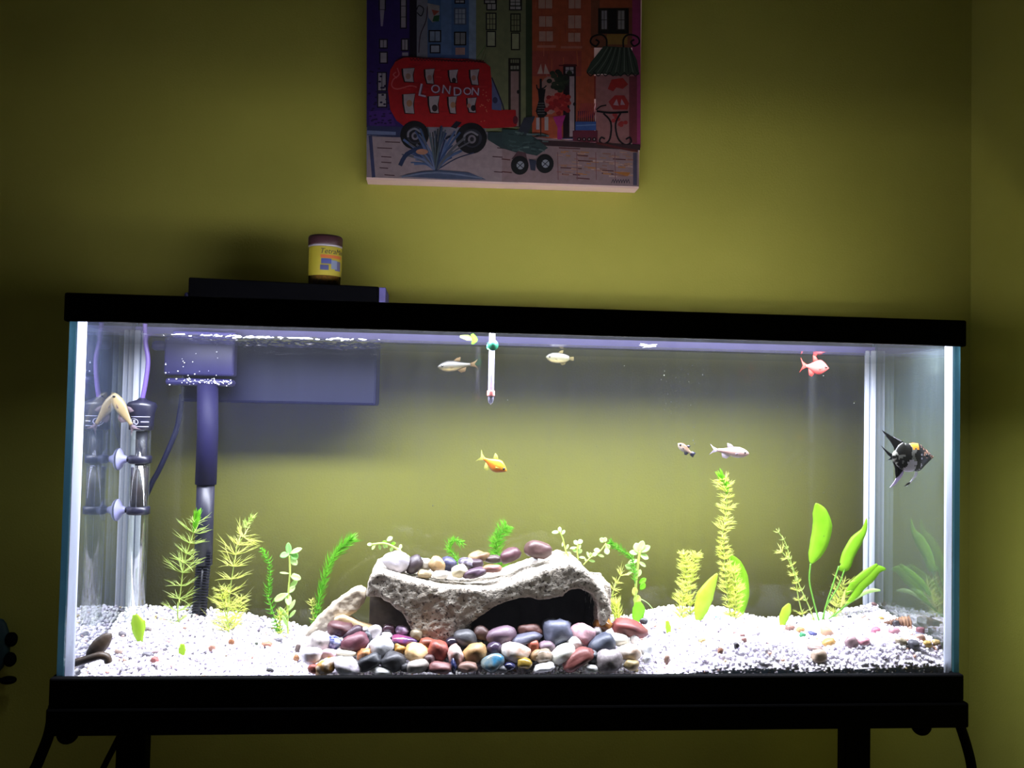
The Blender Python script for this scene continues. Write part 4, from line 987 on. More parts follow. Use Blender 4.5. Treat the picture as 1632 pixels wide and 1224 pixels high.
# ------------------------------------------------------------------ filter on the rear glass
fl = tag(empty('hanging_filter', at(440, 600, .30)), 'dark box filter hanging on the rear glass with an intake tube in the tank', 'filter')
a, b_ = at(287, 640, .262), at(599, 646, .262)
zt3 = at(450, 470, .262).z
box('reservoir', (a.x, .262, (a.z+b_.z)/2), (b_.x, .345, zt3), M_filter, fl, .004)
l0, l1 = at(301, 442, .25), at(604, 458, .25)
bm = bmesh.new(); box_bm(bm, (l0.x, .248, ZT+.001), (l1.x, .350, l0.z), .002)
me = mesh_of(bm)
for q in me.vertices:
    if q.co.z > (ZT+l0.z)/2: q.co.z += -(l0.z-at(604, 457, .25).z)*(q.co.x-l0.x)/(l1.x-l0.x)
put('lid', me, M_filter_lid, fl, False)
e1 = at(615, 458, .25)
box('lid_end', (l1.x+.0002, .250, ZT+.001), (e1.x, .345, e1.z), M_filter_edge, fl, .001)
M_in = mat('inner_housing_plastic', (23, 20, 64), .45, (29, 26, 76), scale=30, sharp=.3, spec=.5)
Yi = .205
a, b_ = at(262, 535, Yi), at(372, 600, Yi)
box('outlet_housing', (a.x, Yi, b_.z), (b_.x, D-.008, a.z), M_in, fl, .004, True)
a2_, b2_ = at(262, 602, Yi-.002), at(370, 616, Yi-.002)
box('housing_foot', (a2_.x, Yi-.002, b2_.z), (b2_.x, D-.008, a2_.z), M_in, fl, .005, True)
a2_, b2_ = at(276, 527, Yi-.006), at(376, 541, Yi-.006)
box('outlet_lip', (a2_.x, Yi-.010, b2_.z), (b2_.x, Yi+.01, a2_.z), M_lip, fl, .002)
p = at(253, 551, Yi+.01); tube('side_knob', [p+Vector((-.009, 0, 0)), p+Vector((-.006, 0, 0)), p+Vector((.014, 0, 0))], [.005, .0075, .0075], M_in, fl, 14)
Yt = .212
def tubepx(nm, pts, rpx, m, par=fl, n=20, Y=Yt): return tube(nm, [at(a, b, Y) for a, b in pts], rpx*mpp(Y), m, par, n)
tubepx('intake_tube', [(331, 612), (331, 690), (328, 772)], 16, mat('intake_tube_plastic', (20, 18, 50), .6, spec=.15))
tubepx('lower_tube', [(328, 770), (326, 830), (324, 900)], 13.5, mat('lower_tube_plastic', (22, 22, 40), .45), n=20)
M_str = mat('strainer_plastic', (18, 18, 32), .45)
stn = tubepx('strainer', [(324, 896), (319, 960), (314, 1012)], 10.5, M_str)
for side in (-1, 1):
    for k in range(30):
        py = 884+k*4.4; c = at(324-(py-896)*.086+side*6.5, py, Yt-.0105-.000)
        box('strainer_rib', (c.x-.0048, c.y-.0015, c.z-.0008), (c.x+.0048, c.y+.004, c.z+.0008), M_str if k > 2 else M_str, stn)
tag(tube('filter_cord', smooth_path([at(290, 628, .30), at(287, 655, .30), at(281, 685, .30), at(266, 722, .30), at(252, 752, .30), at(240, 775, .30), at(215, 840, .32), at(200, 960, .38), at(195, 1100, .40), at(195, 1230, .41)]), .0042, mat('cord', (40, 40, 66), .5)), 'dark power cord hanging behind the tank below the box filter', 'cord')
# bubbles on the housing
bm = bmesh.new(); R = random.Random(3)
for k in range(90):
    a = R.gauss(305, 22) if k < 50 else R.uniform(330, 370); b2 = R.uniform(556, 612) if k < 25 else R.gauss(609, 3)
    a = min(369, max(264, a)); b2 = min(615, max(545, b2))
    c = at(a, b2, Yi-.0035); bmesh.ops.create_icosphere(bm, subdivisions=1, radius=R.uniform(.0005, .0013), matrix=Matrix.Translation(c))
o = put('air_bubbles', mesh_of(bm), mat('bubble_white', (245, 245, 255), .1), fl); o['kind'] = 'stuff'

# ------------------------------------------------------------------ heater
Yh = .175
ht = tag(empty('heater', at(226, 980, Yh)), 'black-capped glass tube heater standing in the left rear corner', 'heater')
k_ = mpp(Yh)
b = at(225, 686, Yh)
M_cap = mat('heater_cap', (20, 20, 38), .35)
lathe('cap', (b.x, b.y, b.z), [(14*k_, 0), (18*k_, 1*k_), (18*k_, 12*k_), (19*k_, 26*k_), (22*k_, 38*k_), (20*k_, 43*k_), (8*k_, 47*k_), (5*k_, 50*k_)], M_cap, ht)
tube('heater_cord', smooth_path([at(226, 640, Yh), at(232, 610, Yh), at(236, 575, Yh), at(232, 545, Yh), at(231, 515, Yh)]), .0034, mat('violet_cord', (86, 66, 130), .45, transl=.1), ht, 12)
foot = at(224, 985, Yh)
tube('glass_tube', [Vector((b.x, b.y, b.z)), Vector((b.x, b.y, gz(b.x, Yh)+.0))], 14.5*k_, glass('heater_glass', .22, (.90, .93, .90), film=.02, streak=False), ht, 28)
zc = at(225, 820, Yh).z; zc0 = at(225, 745, Yh).z
tube('heating_core', [b+Vector((.001, 0, -.001)), Vector((b.x+.001, b.y, zc0))], 8.5*k_, mat('core_dark', (24, 25, 44), .5), ht, 16)
tube('heating_coil', [Vector((b.x, b.y, zc0)), Vector((b.x, b.y, zc))], 12.8*k_, mat('coil_dark', (12, 11, 22), .5, (40, 28, 30), scale=120), ht, 16)
xs = -H+G
M_cup = mat('suction_cup', (150, 150, 190), .3, transl=.4)
for py in (732, 813):
    z = at(200, py, Yh).z; x0 = xs+.0008
    vs, fs = [], []
    prof = [(.0005, .0165), (.003, .014), (.006, .007), (.012, .0045)]
    for (dx, r) in prof:
        for j in range(20): a2 = 2*PI*j/20; vs.append((x0+dx, Yh+r*math.cos(a2), z+r*math.sin(a2)))
    for i in range(3):
        for j in range(20): fs.append((i*20+j, i*20+(j+1) % 20, (i+1)*20+(j+1) % 20, (i+1)*20+j))
    put('suction_cup', pyd(vs, fs), M_cup, ht)
    lathe('clip_ring', (b.x, b.y, z-.006), [(15*k_, 0), (17*k_, .001), (17*k_, .011), (15*k_, .012)], M_cap, ht, 24)
    tube('clip_arm', [Vector((x0+.010, Yh, z)), Vector((b.x-14*k_, Yh, z))], .004, M_cap, ht, 10)

# ------------------------------------------------------------------ text helper
def text_mesh(s, size, extrude=.0002, shear=0):
    cu = bpy.data.curves.new('t', 'FONT'); cu.body = s; cu.size = size; cu.extrude = extrude; cu.align_x = 'CENTER'; cu.align_y = 'CENTER'; cu.shear = shear; cu.resolution_u = 3
    o = bpy.data.objects.new('t', cu); COL.objects.link(o); dg = bpy.context.evaluated_depsgraph_get()
    me = bpy.data.meshes.new_from_object(o.evaluated_get(dg)); bpy.data.objects.remove(o); return me
M_print = mat('grey_print', (190, 190, 215), .5)
def cyl_text(s, size, base, R_, th0, z, parent, m, name='lettering', shear=0):
    me = text_mesh(s, size, .00015, shear)
    for q in me.vertices:
        th = th0+q.co.x/R_; rr_ = R_+.0002+q.co.z
        q.co = Vector((base.x+rr_*math.sin(th), base.y-rr_*math.cos(th), z+q.co.y))
    return put(name, me, m, parent, False)
def cyl_patch(base, R_, th0, th1, z0, z1, parent, m, name, slope=0):
    vs, fs = [], []; n = 14
    for j, z in enumerate((z0, z1)):
        for i in range(n+1):
            th = th0+(th1-th0)*i/n
            for rr_ in (R_, R_+.0002): vs.append((base.x+rr_*math.sin(th), base.y-rr_*math.cos(th), z+slope*(th-th0)))
    for i in range(n):
        a = i*2; c = (n+1)*2+i*2
        fs += [(a+1, a+3, c+3, c+1), (a, c, c+2, a+2)]
    return put(name, pyd(vs, fs), m, parent)
RC = 18.3*k_
cyl_text('UL', .0085, b, RC, -.35, b.z+13*k_, ht, M_print)
# ring round the mark and three lines of small print, seen as thin bars
vs, fs = [], []
for j in range(25):
    a2 = 2*PI*j/24
    for rr_ in (.0058, .0064):
        th = -.35+rr_*math.cos(a2)*1.15/RC; R2 = RC+.0003; vs.append((b.x+R2*math.sin(th), b.y-R2*math.cos(th), b.z+13*k_+rr_*.85*math.sin(a2)))
for j in range(24): fs.append((2*j, 2*j+1, 2*j+3, 2*j+2))
put('ring_mark', pyd(vs, fs), M_print, ht)
for z_, t0_, t1_, h_ in ((21, -.6, 1.0, .6), (6, -.5, .9, .6), (27, .2, .9, 1.2), (24, .3, .9, .8), (13, .25, .9, 1)):
    cyl_patch(b, RC+.0002, t0_, t1_, b.z+z_*k_, b.z+(z_+h_)*k_, ht, M_print, 'print_line')

# ------------------------------------------------------------------ thermometer
Yt2 = .030; tb = at(782, 645, Yt2); k2 = mpp(Yt2)
th_ = tag(empty('thermometer', tb), 'slim glass thermometer with a green suction ring and a pink band', 'thermometer')
zz = lambda py: at(782, py, Yt2).z
lathe('glass_tube', (tb.x, tb.y, 0), [(.5*k2, zz(645)), (3.5*k2, zz(642)), (4.8*k2, zz(636)), (4.8*k2, zz(522)), (4*k2, zz(520))], glass('thermo_glass', .12, (.93, .93, .98), film=.18, filmcol=(220, 215, 245), streak=False), th_, 20)
lathe('scale_strip', (tb.x, tb.y, 0), [(3.0*k2, zz(616)), (3.0*k2, zz(568))], mat('scale_white', (226, 220, 246), .5), th_, 16)
lathe('weight', (tb.x, tb.y, 0), [(2*k2, zz(643)), (3.6*k2, zz(640)), (3.6*k2, zz(632))], mat('weight_black', (18, 20, 34), .4), th_, 16)
lathe('pink_band', (tb.x, tb.y, 0), [(6*k2, zz(631)), (6.2*k2, zz(630)), (6.2*k2, zz(624)), (6*k2, zz(623))], mat('pink_band', (244, 140, 136), .5), th_, 20)
lathe('green_ring', (tb.x, tb.y, 0), [(7*k2, zz(557)), (8.5*k2, zz(555)), (8.5*k2, zz(550)), (6*k2, zz(548))], mat('green_ring', (20, 150, 110), .4), th_, 20)
tube('ring_cup', [Vector((tb.x, tb.y-.005, zz(552))), Vector((tb.x, tb.y-.014, zz(552))), Vector((tb.x, .0062, zz(552)))], [.003, .004, .0075], bpy.data.materials['green_ring'], th_, 18)

# ------------------------------------------------------------------ fish food jar on the filter lid
Yj = .290; jb0 = at(517, 452, Yj); kj = mpp(Yj)
jar = tag(empty('food_jar', jb0), 'small yellow-labelled fish food jar with a dark red lid on the filter', 'jar')
lz = ZT+.001
topz = l0.z-(l0.z-at(604, 457, .25).z)*(jb0.x-l0.x)/(l1.x-l0.x)
zj = lambda py: at(517, py, Yj).z
jb = Vector((jb0.x, Yj, 0)); RJ = 26*kj
lathe('body', jb, [(RJ*.93, topz+.0003), (RJ*.95, topz+.004), (RJ*.97, zj(436)), (RJ, zj(395)), (RJ*.97, zj(391))], glass('jar_plastic', .06, (.5, .42, .30), film=.35, filmcol=(120, 96, 50), streak=False), jar)
lathe('food', jb, [(RJ*.85, topz+.001), (RJ*.88, zj(400))], mat('flakes', (110, 80, 30), .8, (160, 120, 40), scale=300), jar)
lathe('lid', jb, [(RJ*1.02, zj(393)), (RJ*1.03, zj(392)), (RJ*1.03, zj(381)), (RJ*.98, zj(378))], mat('maroon_lid', (42, 12, 20), .5), jar)
lathe('white_ring', jb, [(RJ*1.005, zj(396)), (RJ*1.01, zj(393))], mat('white_ring', (150, 142, 150), .5), jar)
cyl_patch(jb, RJ*1.004, -1.15, 1.6, zj(442), zj(396.5), jar, mat('yellow_label', (132, 120, 20), .6), 'label', 0)
cyl_text('TetraMin', 11.5*kj, jb, RJ*1.008, .62, zj(404.5), jar, mat('black_print', (12, 10, 20), .5), shear=.25)
cyl_patch(jb, RJ*1.010, -.15, 1.3, zj(415), zj(410), jar, mat('orange_band', (150, 74, 30), .5), 'orange_band')
cyl_patch(jb, RJ*1.012, -.1, .5, zj(424), zj(416), jar, mat('blue_picture', (46, 52, 100), .5), 'picture_patch')
cyl_patch(jb, RJ*1.012, -.15, .35, zj(434), zj(426), jar, mat('dark_blue_picture', (40, 44, 80), .5), 'picture_patch')
cyl_patch(jb, RJ*1.014, .5, .9, zj(432), zj(418), jar, mat('pale_blue_picture', (96, 104, 126), .5), 'picture_patch')
cyl_patch(jb, RJ*1.013, .75, 1.2, zj(434), zj(419), jar, mat('violet_picture', (66, 62, 92), .5), 'picture_patch')

# ------------------------------------------------------------------ picture on the wall
YP = YW-.036
pl, pr = at(584, 286, YP), at(1018, 300, YP); topq = at(800, -300, YP).z
zbp = (pl.z+pr.z)/2
cv = tag(empty('canvas_picture', ((pl.x+pr.x)/2, YW, zbp)), 'unframed square canvas painting of a red double-decker bus on a street', 'painting')
M_canvas = mat('canvas_edge', (232, 196, 190), .8, bump=.2, bscale=900)
cvb = box('canvas', (pl.x, YP, zbp), (pr.x, YW-.001, topq), M_canvas, cv)
# keep its slight tilt: shear the box so that its lower edge follows the hanging line
dz = pr.z-pl.z
for q in cvb.data.vertices: q.co.z += dz*((q.co.x-(pl.x+pr.x)/2)/(pr.x-pl.x))
VS, FS, CS = [], [], []; lay = [0]
def poly(pts, col):
    lay[0] += 1; y = YP-.0002-lay[0]*.0000012
    b = len(VS)
    for a, c in pts:
        q = at(max(584.2, min(1021, a)), c, y); VS.append((q.x, y, q.z))
    FS.append(tuple(range(b, b+len(pts)))); CS.append(lin(col))
def Z(x, y, c):                         # crop coordinates -> picture coordinates
    return ((570 if c == 'A' else 800)+x/3.948, y/3.948)
def PA(pts, col, c='A'): poly([Z(x, y, c) for x, y in pts], col)
def rect(x0, y0, x1, y1, col, c='A'): PA([(x0, y0), (x1, y0), (x1, y1), (x0, y1)], col, c)
def ell(x, y, rx, ry, col, c='A', n=18): PA([(x+rx*math.cos(2*PI*i/n), y+ry*math.sin(2*PI*i/n)) for i in range(n)], col, c)
def stroke(pts, w_, col, c='A'):
    P_ = [Vector((a, b, 0)) for a, b in pts]; P_ = smooth_path(P_, 4) if len(P_) > 2 else P_
    for p, q in zip(P_, P_[1:]):
        d = (q-p); 
        if d.length < 1e-6: continue
        n = Vector((-d.y, d.x, 0)).normalized()*w_/2; e_ = d.normalized()*w_*.3
        PA([(p-n-e_)[:2], (p+n-e_)[:2], (q+n+e_)[:2], (q-n+e_)[:2]], col, c)
T0 = -1150
R = random.Random(5)
PUR, DPUR, BLU, GRN, ORN, PNK, PAV = (62, 40, 120), (28, 18, 40), (84, 120, 176), (142, 146, 104), (206, 96, 62), (190, 70, 130), (190, 166, 172)
# sky and houses
PA([(55, T0), (1010, T0), (1010, 1148), (55, 1115)], (176, 166, 180)); rect(0, T0, 250, 1140, PAV, 'B')
PA([(60, -850), (330, -850), (325, 800), (55, 800)], PUR); PA([(330, -850), (372, -850), (375, 360), (325, 360)], DPUR)
rect(372, -700, 440, 400, (150, 150, 165)); rect(440, -700, 740, 400, BLU); rect(525, -700, 590, 400, (110, 140, 190))
rect(700, -700, 745, 400, (150, 170, 200)); rect(745, -800, 1090, 800, GRN)
for i in range(60): stroke([(R.uniform(745, 1060), R.uniform(-300, 700)), (R.uniform(745, 1060), R.uniform(-300, 700))], 5, (R.randint(100, 140), R.randint(110, 140), R.randint(70, 100)))
rect(840, 400, 880, 560, (160, 160, 140))
rect(-100+0, -500, 190, 830, GRN, 'B'); rect(150, -600, 190, 870, (60, 76, 50), 'B')
rect(190, -700, 580, 870, ORN, 'B'); rect(560, -700, 880, 300, (150, 84, 60), 'B'); rect(820, -700, 880, 930, PNK, 'B')
rect(190, 320, 500, 480, (190, 80, 70), 'B'); rect(590, 470, 830, 900, (190, 130, 130), 'B'); rect(800, 480, 850, 900, (140, 60, 70), 'B')
for i in range(50):
    x = R.uniform(200, 560); y = R.uniform(-300, 820); stroke([(x, y), (x+R.uniform(-8, 8), y+R.uniform(40, 120))], R.uniform(4, 9), R.choice([(216, 110, 70), (196, 84, 60), (224, 120, 90), (206, 90, 50)]), 'B')
def win(x0, y0, x1, y1, c='A', fr=(26, 20, 34), gl=(196, 186, 190), cols=2, rows=3, sill=True):
    rect(x0-6, y0-6, x1+6, y1+6, fr, c); dx = (x1-x0)/cols; dy = (y1-y0)/rows
    for i in range(cols):
        for j in range(rows): rect(x0+i*dx+2, y0+j*dy+2, x0+(i+1)*dx-2, y0+(j+1)*dy-2, gl, c)
for oy in (-760, -500, -240):
    win(135, oy+10, 175, oy+160, cols=1, rows=2); win(275, oy+20, 308, oy+180, cols=1, rows=3)
    win(445, oy, 515, oy+150); win(610, oy, 680, oy+150); win(815, oy+90, 870, oy+300); win(50, oy+90, 120, oy+300, 'B')
    win(225, oy+100, 320, oy+250, 'B', (150, 70, 50), (210, 180, 170)); win(415, oy+100, 500, oy+250, 'B', (150, 70, 50), (210, 180, 170)); win(620, oy+60, 780, oy+190, 'B')
win(138, -30, 172, 60, cols=1, rows=1); PA([(140, 62), (168, 62), (158, 165), (146, 165)], (190, 180, 196)); win(272, -30, 304, 175, cols=1, rows=3)
for (x0, y0, x1, y1) in ((140, 250, 184, 300), (142, 330, 184, 395), (278, 248, 316, 315), (128, 458, 178, 570), (128, 588, 180, 672)): win(x0, y0, x1, y1, cols=2 if y0 in (250, 458, 248) else 1, rows=1)
rect(280, 330, 318, 352, (186, 176, 190))
for i in range(26): ell(R.uniform(72, 200), R.uniform(420, 750), 9, 6, (40, 24, 70))
PA([(70, 700), (205, 690), (240, 790), (75, 795)], (86, 44, 140))
for i in range(18): ell(R.uniform(80, 220), R.uniform(700, 780), 9, 5, (40, 24, 80))
stroke([(372, 60), (385, 35), (415, 55), (400, 100), (375, 80)], 6, (30, 24, 40)); stroke([(440, 40), (430, 130), (395, 220), (385, 330)], 6, (80, 50, 70))
PA([(440, 20), (515, 35), (515, 130), (470, 140), (445, 110)], (186, 176, 180)); PA([(465, 60), (515, 70), (480, 100)], (200, 90, 70)); PA([(480, 100), (515, 95), (512, 135), (470, 135)], (50, 110, 70))
win(612, 55, 678, 150, gl=(170, 176, 190), cols=3, rows=3, fr=(90, 100, 130)); win(615, -30, 670, 18)
win(452, 195, 520, 260, cols=2, rows=1, gl=(150, 165, 190)); win(460, 285, 515, 330, cols=1, rows=1, gl=(180, 185, 200)); win(612, 205, 678, 280, cols=2, rows=1, gl=(150, 150, 150)); rect(615, 300, 675, 355, (196, 150, 140)); rect(445, 345, 700, 365, (80, 110, 170))
win(812, 85, 868, 185, cols=3, rows=3, gl=(170, 170, 130)); win(815, 200, 865, 290, cols=1, rows=1, gl=(190, 190, 160)); win(800, -30, 866, 20)
win(58, 90, 112, 195, 'B', (40, 40, 24), (150, 150, 110), 3, 3); win(62, 210, 108, 310, 'B', (40, 40, 24), (180, 180, 140), 1, 1); win(52, -30, 116, 35, 'B', (40, 40, 24))
rect(40, 365, 118, 800, (50, 44, 36), 'B'); win(52, 372, 108, 398, 'B', (40, 34, 26), (140, 140, 110), 4, 1); win(52, 412, 108, 438, 'B', (40, 34, 26), (160, 160, 140), 3, 1); rect(55, 448, 105, 795, (176, 140, 136), 'B'); ell(102, 578, 9, 12, (30, 24, 24), 'B')
for (x0, y0, x1, y1) in ((228, -30, 318, 55), (232, 100, 318, 170), (232, 195, 322, 262), (418, -30, 498, 55), (415, 95, 500, 180), (415, 205, 495, 265)): win(x0, y0, x1, y1, 'B', (196, 88, 56), (222, 176, 160), 2, 1)
rect(222, 285, 340, 300, (222, 140, 120), 'B'); rect(370, 290, 505, 305, (216, 130, 110), 'B')
PA([(222, 465), (245, 400), (258, 465)], (220, 190, 180), 'B'); PA([(262, 465), (272, 400), (300, 465)], (220, 190, 180), 'B')
# shuttered window, awning, scrolls
rect(605, 52, 798, 212, (24, 22, 20), 'B'); win(625, 65, 662, 185, 'B', (60, 50, 40), (176, 170, 180), 2, 2); win(728, 65, 772, 185, 'B', (60, 50, 40), (176, 170, 170), 2, 2); rect(660, 215, 790, 280, (170, 130, 60), 'B')
rect(615, 0, 820, 48, (196, 96, 60), 'B')
for sx in (1, -1):
    cx = 600 if sx == 1 else 822
    stroke([(cx+sx*55, 320), (cx+sx*58, 250), (cx+sx*25, 218), (cx-sx*30, 232), (cx-sx*42, 268), (cx-sx*10, 290), (cx+sx*10, 265), (cx-sx*8, 250)], 11, (20, 18, 22), 'B')
PA([(640, 290), (810, 300), (850, 380), (865, 470), (770, 470), (720, 480), (640, 465), (560, 470), (530, 450), (560, 390)], (66, 78, 66), 'B')
for i in range(12): stroke([(665+i*13, 300), (610+i*20, 385), (545+i*28, 455)], 5, (30, 36, 32) if i % 2 else (120, 130, 116), 'B')
for i in range(7): stroke([(535+i*47, 455), (558+i*47, 478), (580+i*47, 458)], 6, (24, 26, 26), 'B')
stroke([(585, 480), (585, 620)], 10, (170, 50, 40), 'B')
PA([(665, 560), (690, 500), (760, 490), (795, 530), (760, 560), (720, 550), (700, 575)], (196, 50, 44), 'B')
PA([(670, 640), (710, 600), (770, 600), (800, 650), (790, 690), (700, 690)], (190, 50, 48), 'B'); PA([(700, 660), (722, 622), (735, 665)], (206, 170, 180), 'B'); PA([(745, 660), (752, 622), (775, 660)], (206, 170, 180), 'B')
for i in range(10): ell(R.uniform(690, 790), R.uniform(720, 790), 14, 12, (196, 60, 60), 'B')
stroke([(595, 690), (620, 670), (655, 662)], 8, (24, 18, 28), 'B'); stroke([(600, 700), (680, 710), (790, 705)], 12, (24, 18, 28), 'B')
stroke([(640, 715), (685, 770), (680, 870), (645, 905), (615, 890), (625, 865), (645, 872)], 11, (24, 18, 28), 'B'); stroke([(745, 715), (715, 780), (730, 870), (775, 910), (812, 895), (805, 865), (782, 875)], 11, (24, 18, 28), 'B')
# door, mannequin, topiary
rect(385, 405, 465, 870, (40, 16, 30), 'B'); win(398, 420, 452, 465, 'B', (50, 20, 36), (190, 180, 190), 2, 2); rect(425, 480, 455, 860, (206, 180, 186), 'B'); ell(457, 655, 10, 12, (24, 18, 24), 'B'); stroke([(360, 412), (470, 412)], 8, (110, 20, 30), 'B')
ell(300, 600, 70, 120, (196, 150, 140), 'B')
PA([(225, 560), (275, 560), (265, 630), (285, 720), (262, 740), (230, 740), (212, 700), (232, 630)], (22, 20, 26), 'B'); stroke([(244, 500), (244, 560)], 14, (22, 20, 26), 'B'); stroke([(218, 535), (225, 560), (260, 555), (278, 540)], 8, (22, 20, 26), 'B')
stroke([(244, 740), (244, 860)], 6, (22, 20, 26), 'B'); PA([(200, 860), (290, 860), (270, 850), (220, 850)], (22, 20, 26), 'B')
for i in range(5):
    for j in range(5): ell(228+i*9, 650+j*16, 2.4, 3.5, (170, 170, 176), 'B', 6)
rect(215, 740, 236, 815, (206, 190, 196), 'B'); rect(268, 735, 292, 820, (206, 190, 190), 'B')
for i in range(44): ell(R.gauss(365, 26), R.gauss(508, 26), 18, 15, R.choice([(46, 58, 42), (60, 70, 50), (38, 46, 36)]), 'B', 9)
for i in range(70): ell(R.gauss(362, 34), R.gauss(645, 36), 17, 15, R.choice([(190, 40, 40), (206, 60, 50), (170, 34, 40), (214, 80, 70)]), 'B', 8)
PA([(320, 735), (400, 725), (385, 770), (375, 800), (378, 880), (395, 895), (330, 895), (348, 880), (350, 800), (335, 770)], (196, 50, 140), 'B')
rect(462, 765, 592, 820, (70, 104, 176), 'B'); stroke([(470, 790), (590, 785)], 6, (130, 160, 206), 'B')
for i in range(9): stroke([(478+i*13, 765), (482+i*13, 700)], 5, (40, 34, 70), 'B'); stroke([(480+i*12, 740), (500+i*12, 650)], 4, (190, 60, 90), 'B')
rect(445, 822, 602, 895, (120, 44, 66), 'B')
for i in range(4): ell(485+i*32, 876, 13, 12, (30, 20, 24), 'B'); ell(485+i*32, 876, 5, 5, (196, 176, 180), 'B')
for yy in (872, 885): stroke([(380, yy), (448, yy)], 5, (60, 70, 140), 'B')
# pavement
PA([(60, 790), (300, 800), (300, 870), (60, 850)], (60, 66, 110)); PA([(75, 860), (1010, 880), (1010, 1147), (56, 1114)], PAV)
PA([(0, 840), (860, 930), (862, 1174), (0, 1143)], (176, 146, 150), 'B')
PA([(60, 820), (240, 830), (240, 850), (60, 845)], (130, 140, 180)); stroke([(80, 860), (100, 1110)], 22, (70, 76, 120))
for (x, y, l) in ((175, 892, 90), (125, 930, 90), (150, 985, 60), (150, 1020, 60), (140, 1055, 50), (170, 1100, 60), (880, 930, 40), (850, 985, 60), (860, 1080, 50)): stroke([(x, y), (x+l, y+4)], 6, (90, 50, 64))
for (x, y, l) in ((360, 930, 130), (470, 975, 70), (480, 1010, 100), (370, 1055, 130), (380, 1095, 110), (610, 1070, 90), (630, 1090, 70), (470, 1120, 80), (700, 1000, 100), (0, 1000, 50), (0, 1080, 60)): stroke([(x, y), (x+l, y+6)], 7, (110, 56, 60), 'B')
for i in range(70):
    x, y = R.uniform(340, 820), R.uniform(950, 1120); stroke([(x, y), (x+R.uniform(20, 60), y+3)], R.uniform(4, 12), R.choice([(206, 160, 140), (190, 140, 130), (214, 180, 176), (170, 120, 110), (206, 140, 90)]), 'B')
for x in (350, 470, 590, 710): stroke([(x, 960), (x+4, 1130)], 5, (150, 100, 110), 'B')
PA([(690, 1080), (810, 1085), (790, 1110)], (206, 130, 60), 'B'); rect(825, 960, 850, 1165, (90, 84, 110), 'B'); PA([(0, 870), (870, 910), (870, 945), (0, 905)], (70, 44, 50), 'B')
stroke([(600, 900), (760, 935), (850, 950)], 14, (110, 40, 40), 'B')
for i in range(7): stroke([(690+i*16, 1150), (700+i*16, 1130), (706+i*16, 1152)], 4, (50, 40, 70), 'B')
# bus
BUS = [(245, 375), (300, 355), (480, 365), (700, 372), (790, 385), (835, 420), (850, 600), (850, 690), (995, 692), (1002, 790), (980, 800), (820, 808), (700, 800), (460, 800), (300, 800), (245, 760), (205, 690), (190, 560), (205, 440)]
PA(BUS, (196, 28, 34))
for i in range(24):
    x, y = R.uniform(240, 780), R.uniform(400, 760); stroke([(x, y), (x+R.uniform(30, 70), y+R.uniform(-6, 6))], R.uniform(5, 12), R.choice([(206, 40, 40), (180, 24, 34), (214, 50, 46)]))
stroke([(240, 385), (310, 358), (480, 372), (640, 385), (700, 378), (800, 395)], 7, (70, 20, 34))
for i in range(22): x = 330+i*21; stroke([(x, 366+i*.6), (x+10, 380+i*.6), (x+20, 368+i*.6)], 4, (70, 16, 28))
for (x, y, w_, h_) in ((282, 430, 76, 86), (422, 435, 62, 92), (572, 440, 60, 80), (705, 438, 60, 96), (285, 592, 76, 122), (445, 605, 70, 106), (568, 608, 56, 106), (688, 616, 60, 92)):
    PA([(x-7, y+2), (x+w_+2, y-6), (x+w_-6, y+h_*.5), (x+w_-2, y+h_+4), (x+10, y+h_+2), (x-4, y+h_*.5)], (30, 14, 24)); PA([(x+4, y+2), (x+w_, y-2), (x+w_-12, y+h_*.5), (x+w_-6, y+h_), (x+16, y+h_-4), (x+6, y+h_*.5)], (206, 190, 196))
for (x, y, r_, c_) in ((318, 480, 16, (190, 150, 130)), (452, 490, 15, (196, 150, 140)), (606, 506, 14, (50, 36, 40)), (730, 490, 14, (200, 140, 120)), (485, 680, 18, (60, 44, 50)), (728, 680, 16, (40, 30, 40)), (325, 650, 18, (206, 150, 110)), (600, 660, 16, (206, 150, 110)), (700, 665, 12, (210, 150, 130))): ell(x, y, r_, r_*1.2, c_)
stroke([(250, 430), (260, 470), (225, 500), (215, 540), (250, 560), (330, 540), (370, 548)], 7, (226, 110, 110)); stroke([(245, 490), (225, 470), (240, 455)], 6, (226, 110, 110))
PA([(845, 500), (905, 640), (905, 695), (845, 690)], (110, 120, 170)); ell(865, 630, 16, 20, (60, 60, 100)); stroke([(845, 490), (905, 640), (920, 690)], 8, (50, 44, 80))
ell(975+18, 755, 16, 26, (110, 30, 50))
for i in range(16): ell(R.uniform(770, 840), R.uniform(560, 780), 4, 4, (226, 140, 100), n=6)
for (cx, cy, r_) in ((358, 850, 90), (715, 870, 98)):
    ell(cx, cy, r_, r_*1.0, (24, 22, 30), n=28); ell(cx+6, cy, r_*.62, r_*.6, (60, 60, 76), n=22); ell(cx+4, cy+4, r_*.46, r_*.48, (30, 28, 38), n=20)
    stroke([(cx-r_*.45, cy+10), (cx-r_*.4, cy-20), (cx, cy-40), (cx+r_*.4, cy-20)], 12, (150, 146, 156)); ell(cx+4, cy+6, r_*.26, r_*.28, (150, 140, 150)); ell(cx+4, cy+6, r_*.13, r_*.15, (50, 44, 56))
PA([(585, 800), (620, 762), (655, 770), (620, 810)], (30, 28, 46)); stroke([(540, 910), (560, 870), (610, 850)], 12, (30, 34, 60))
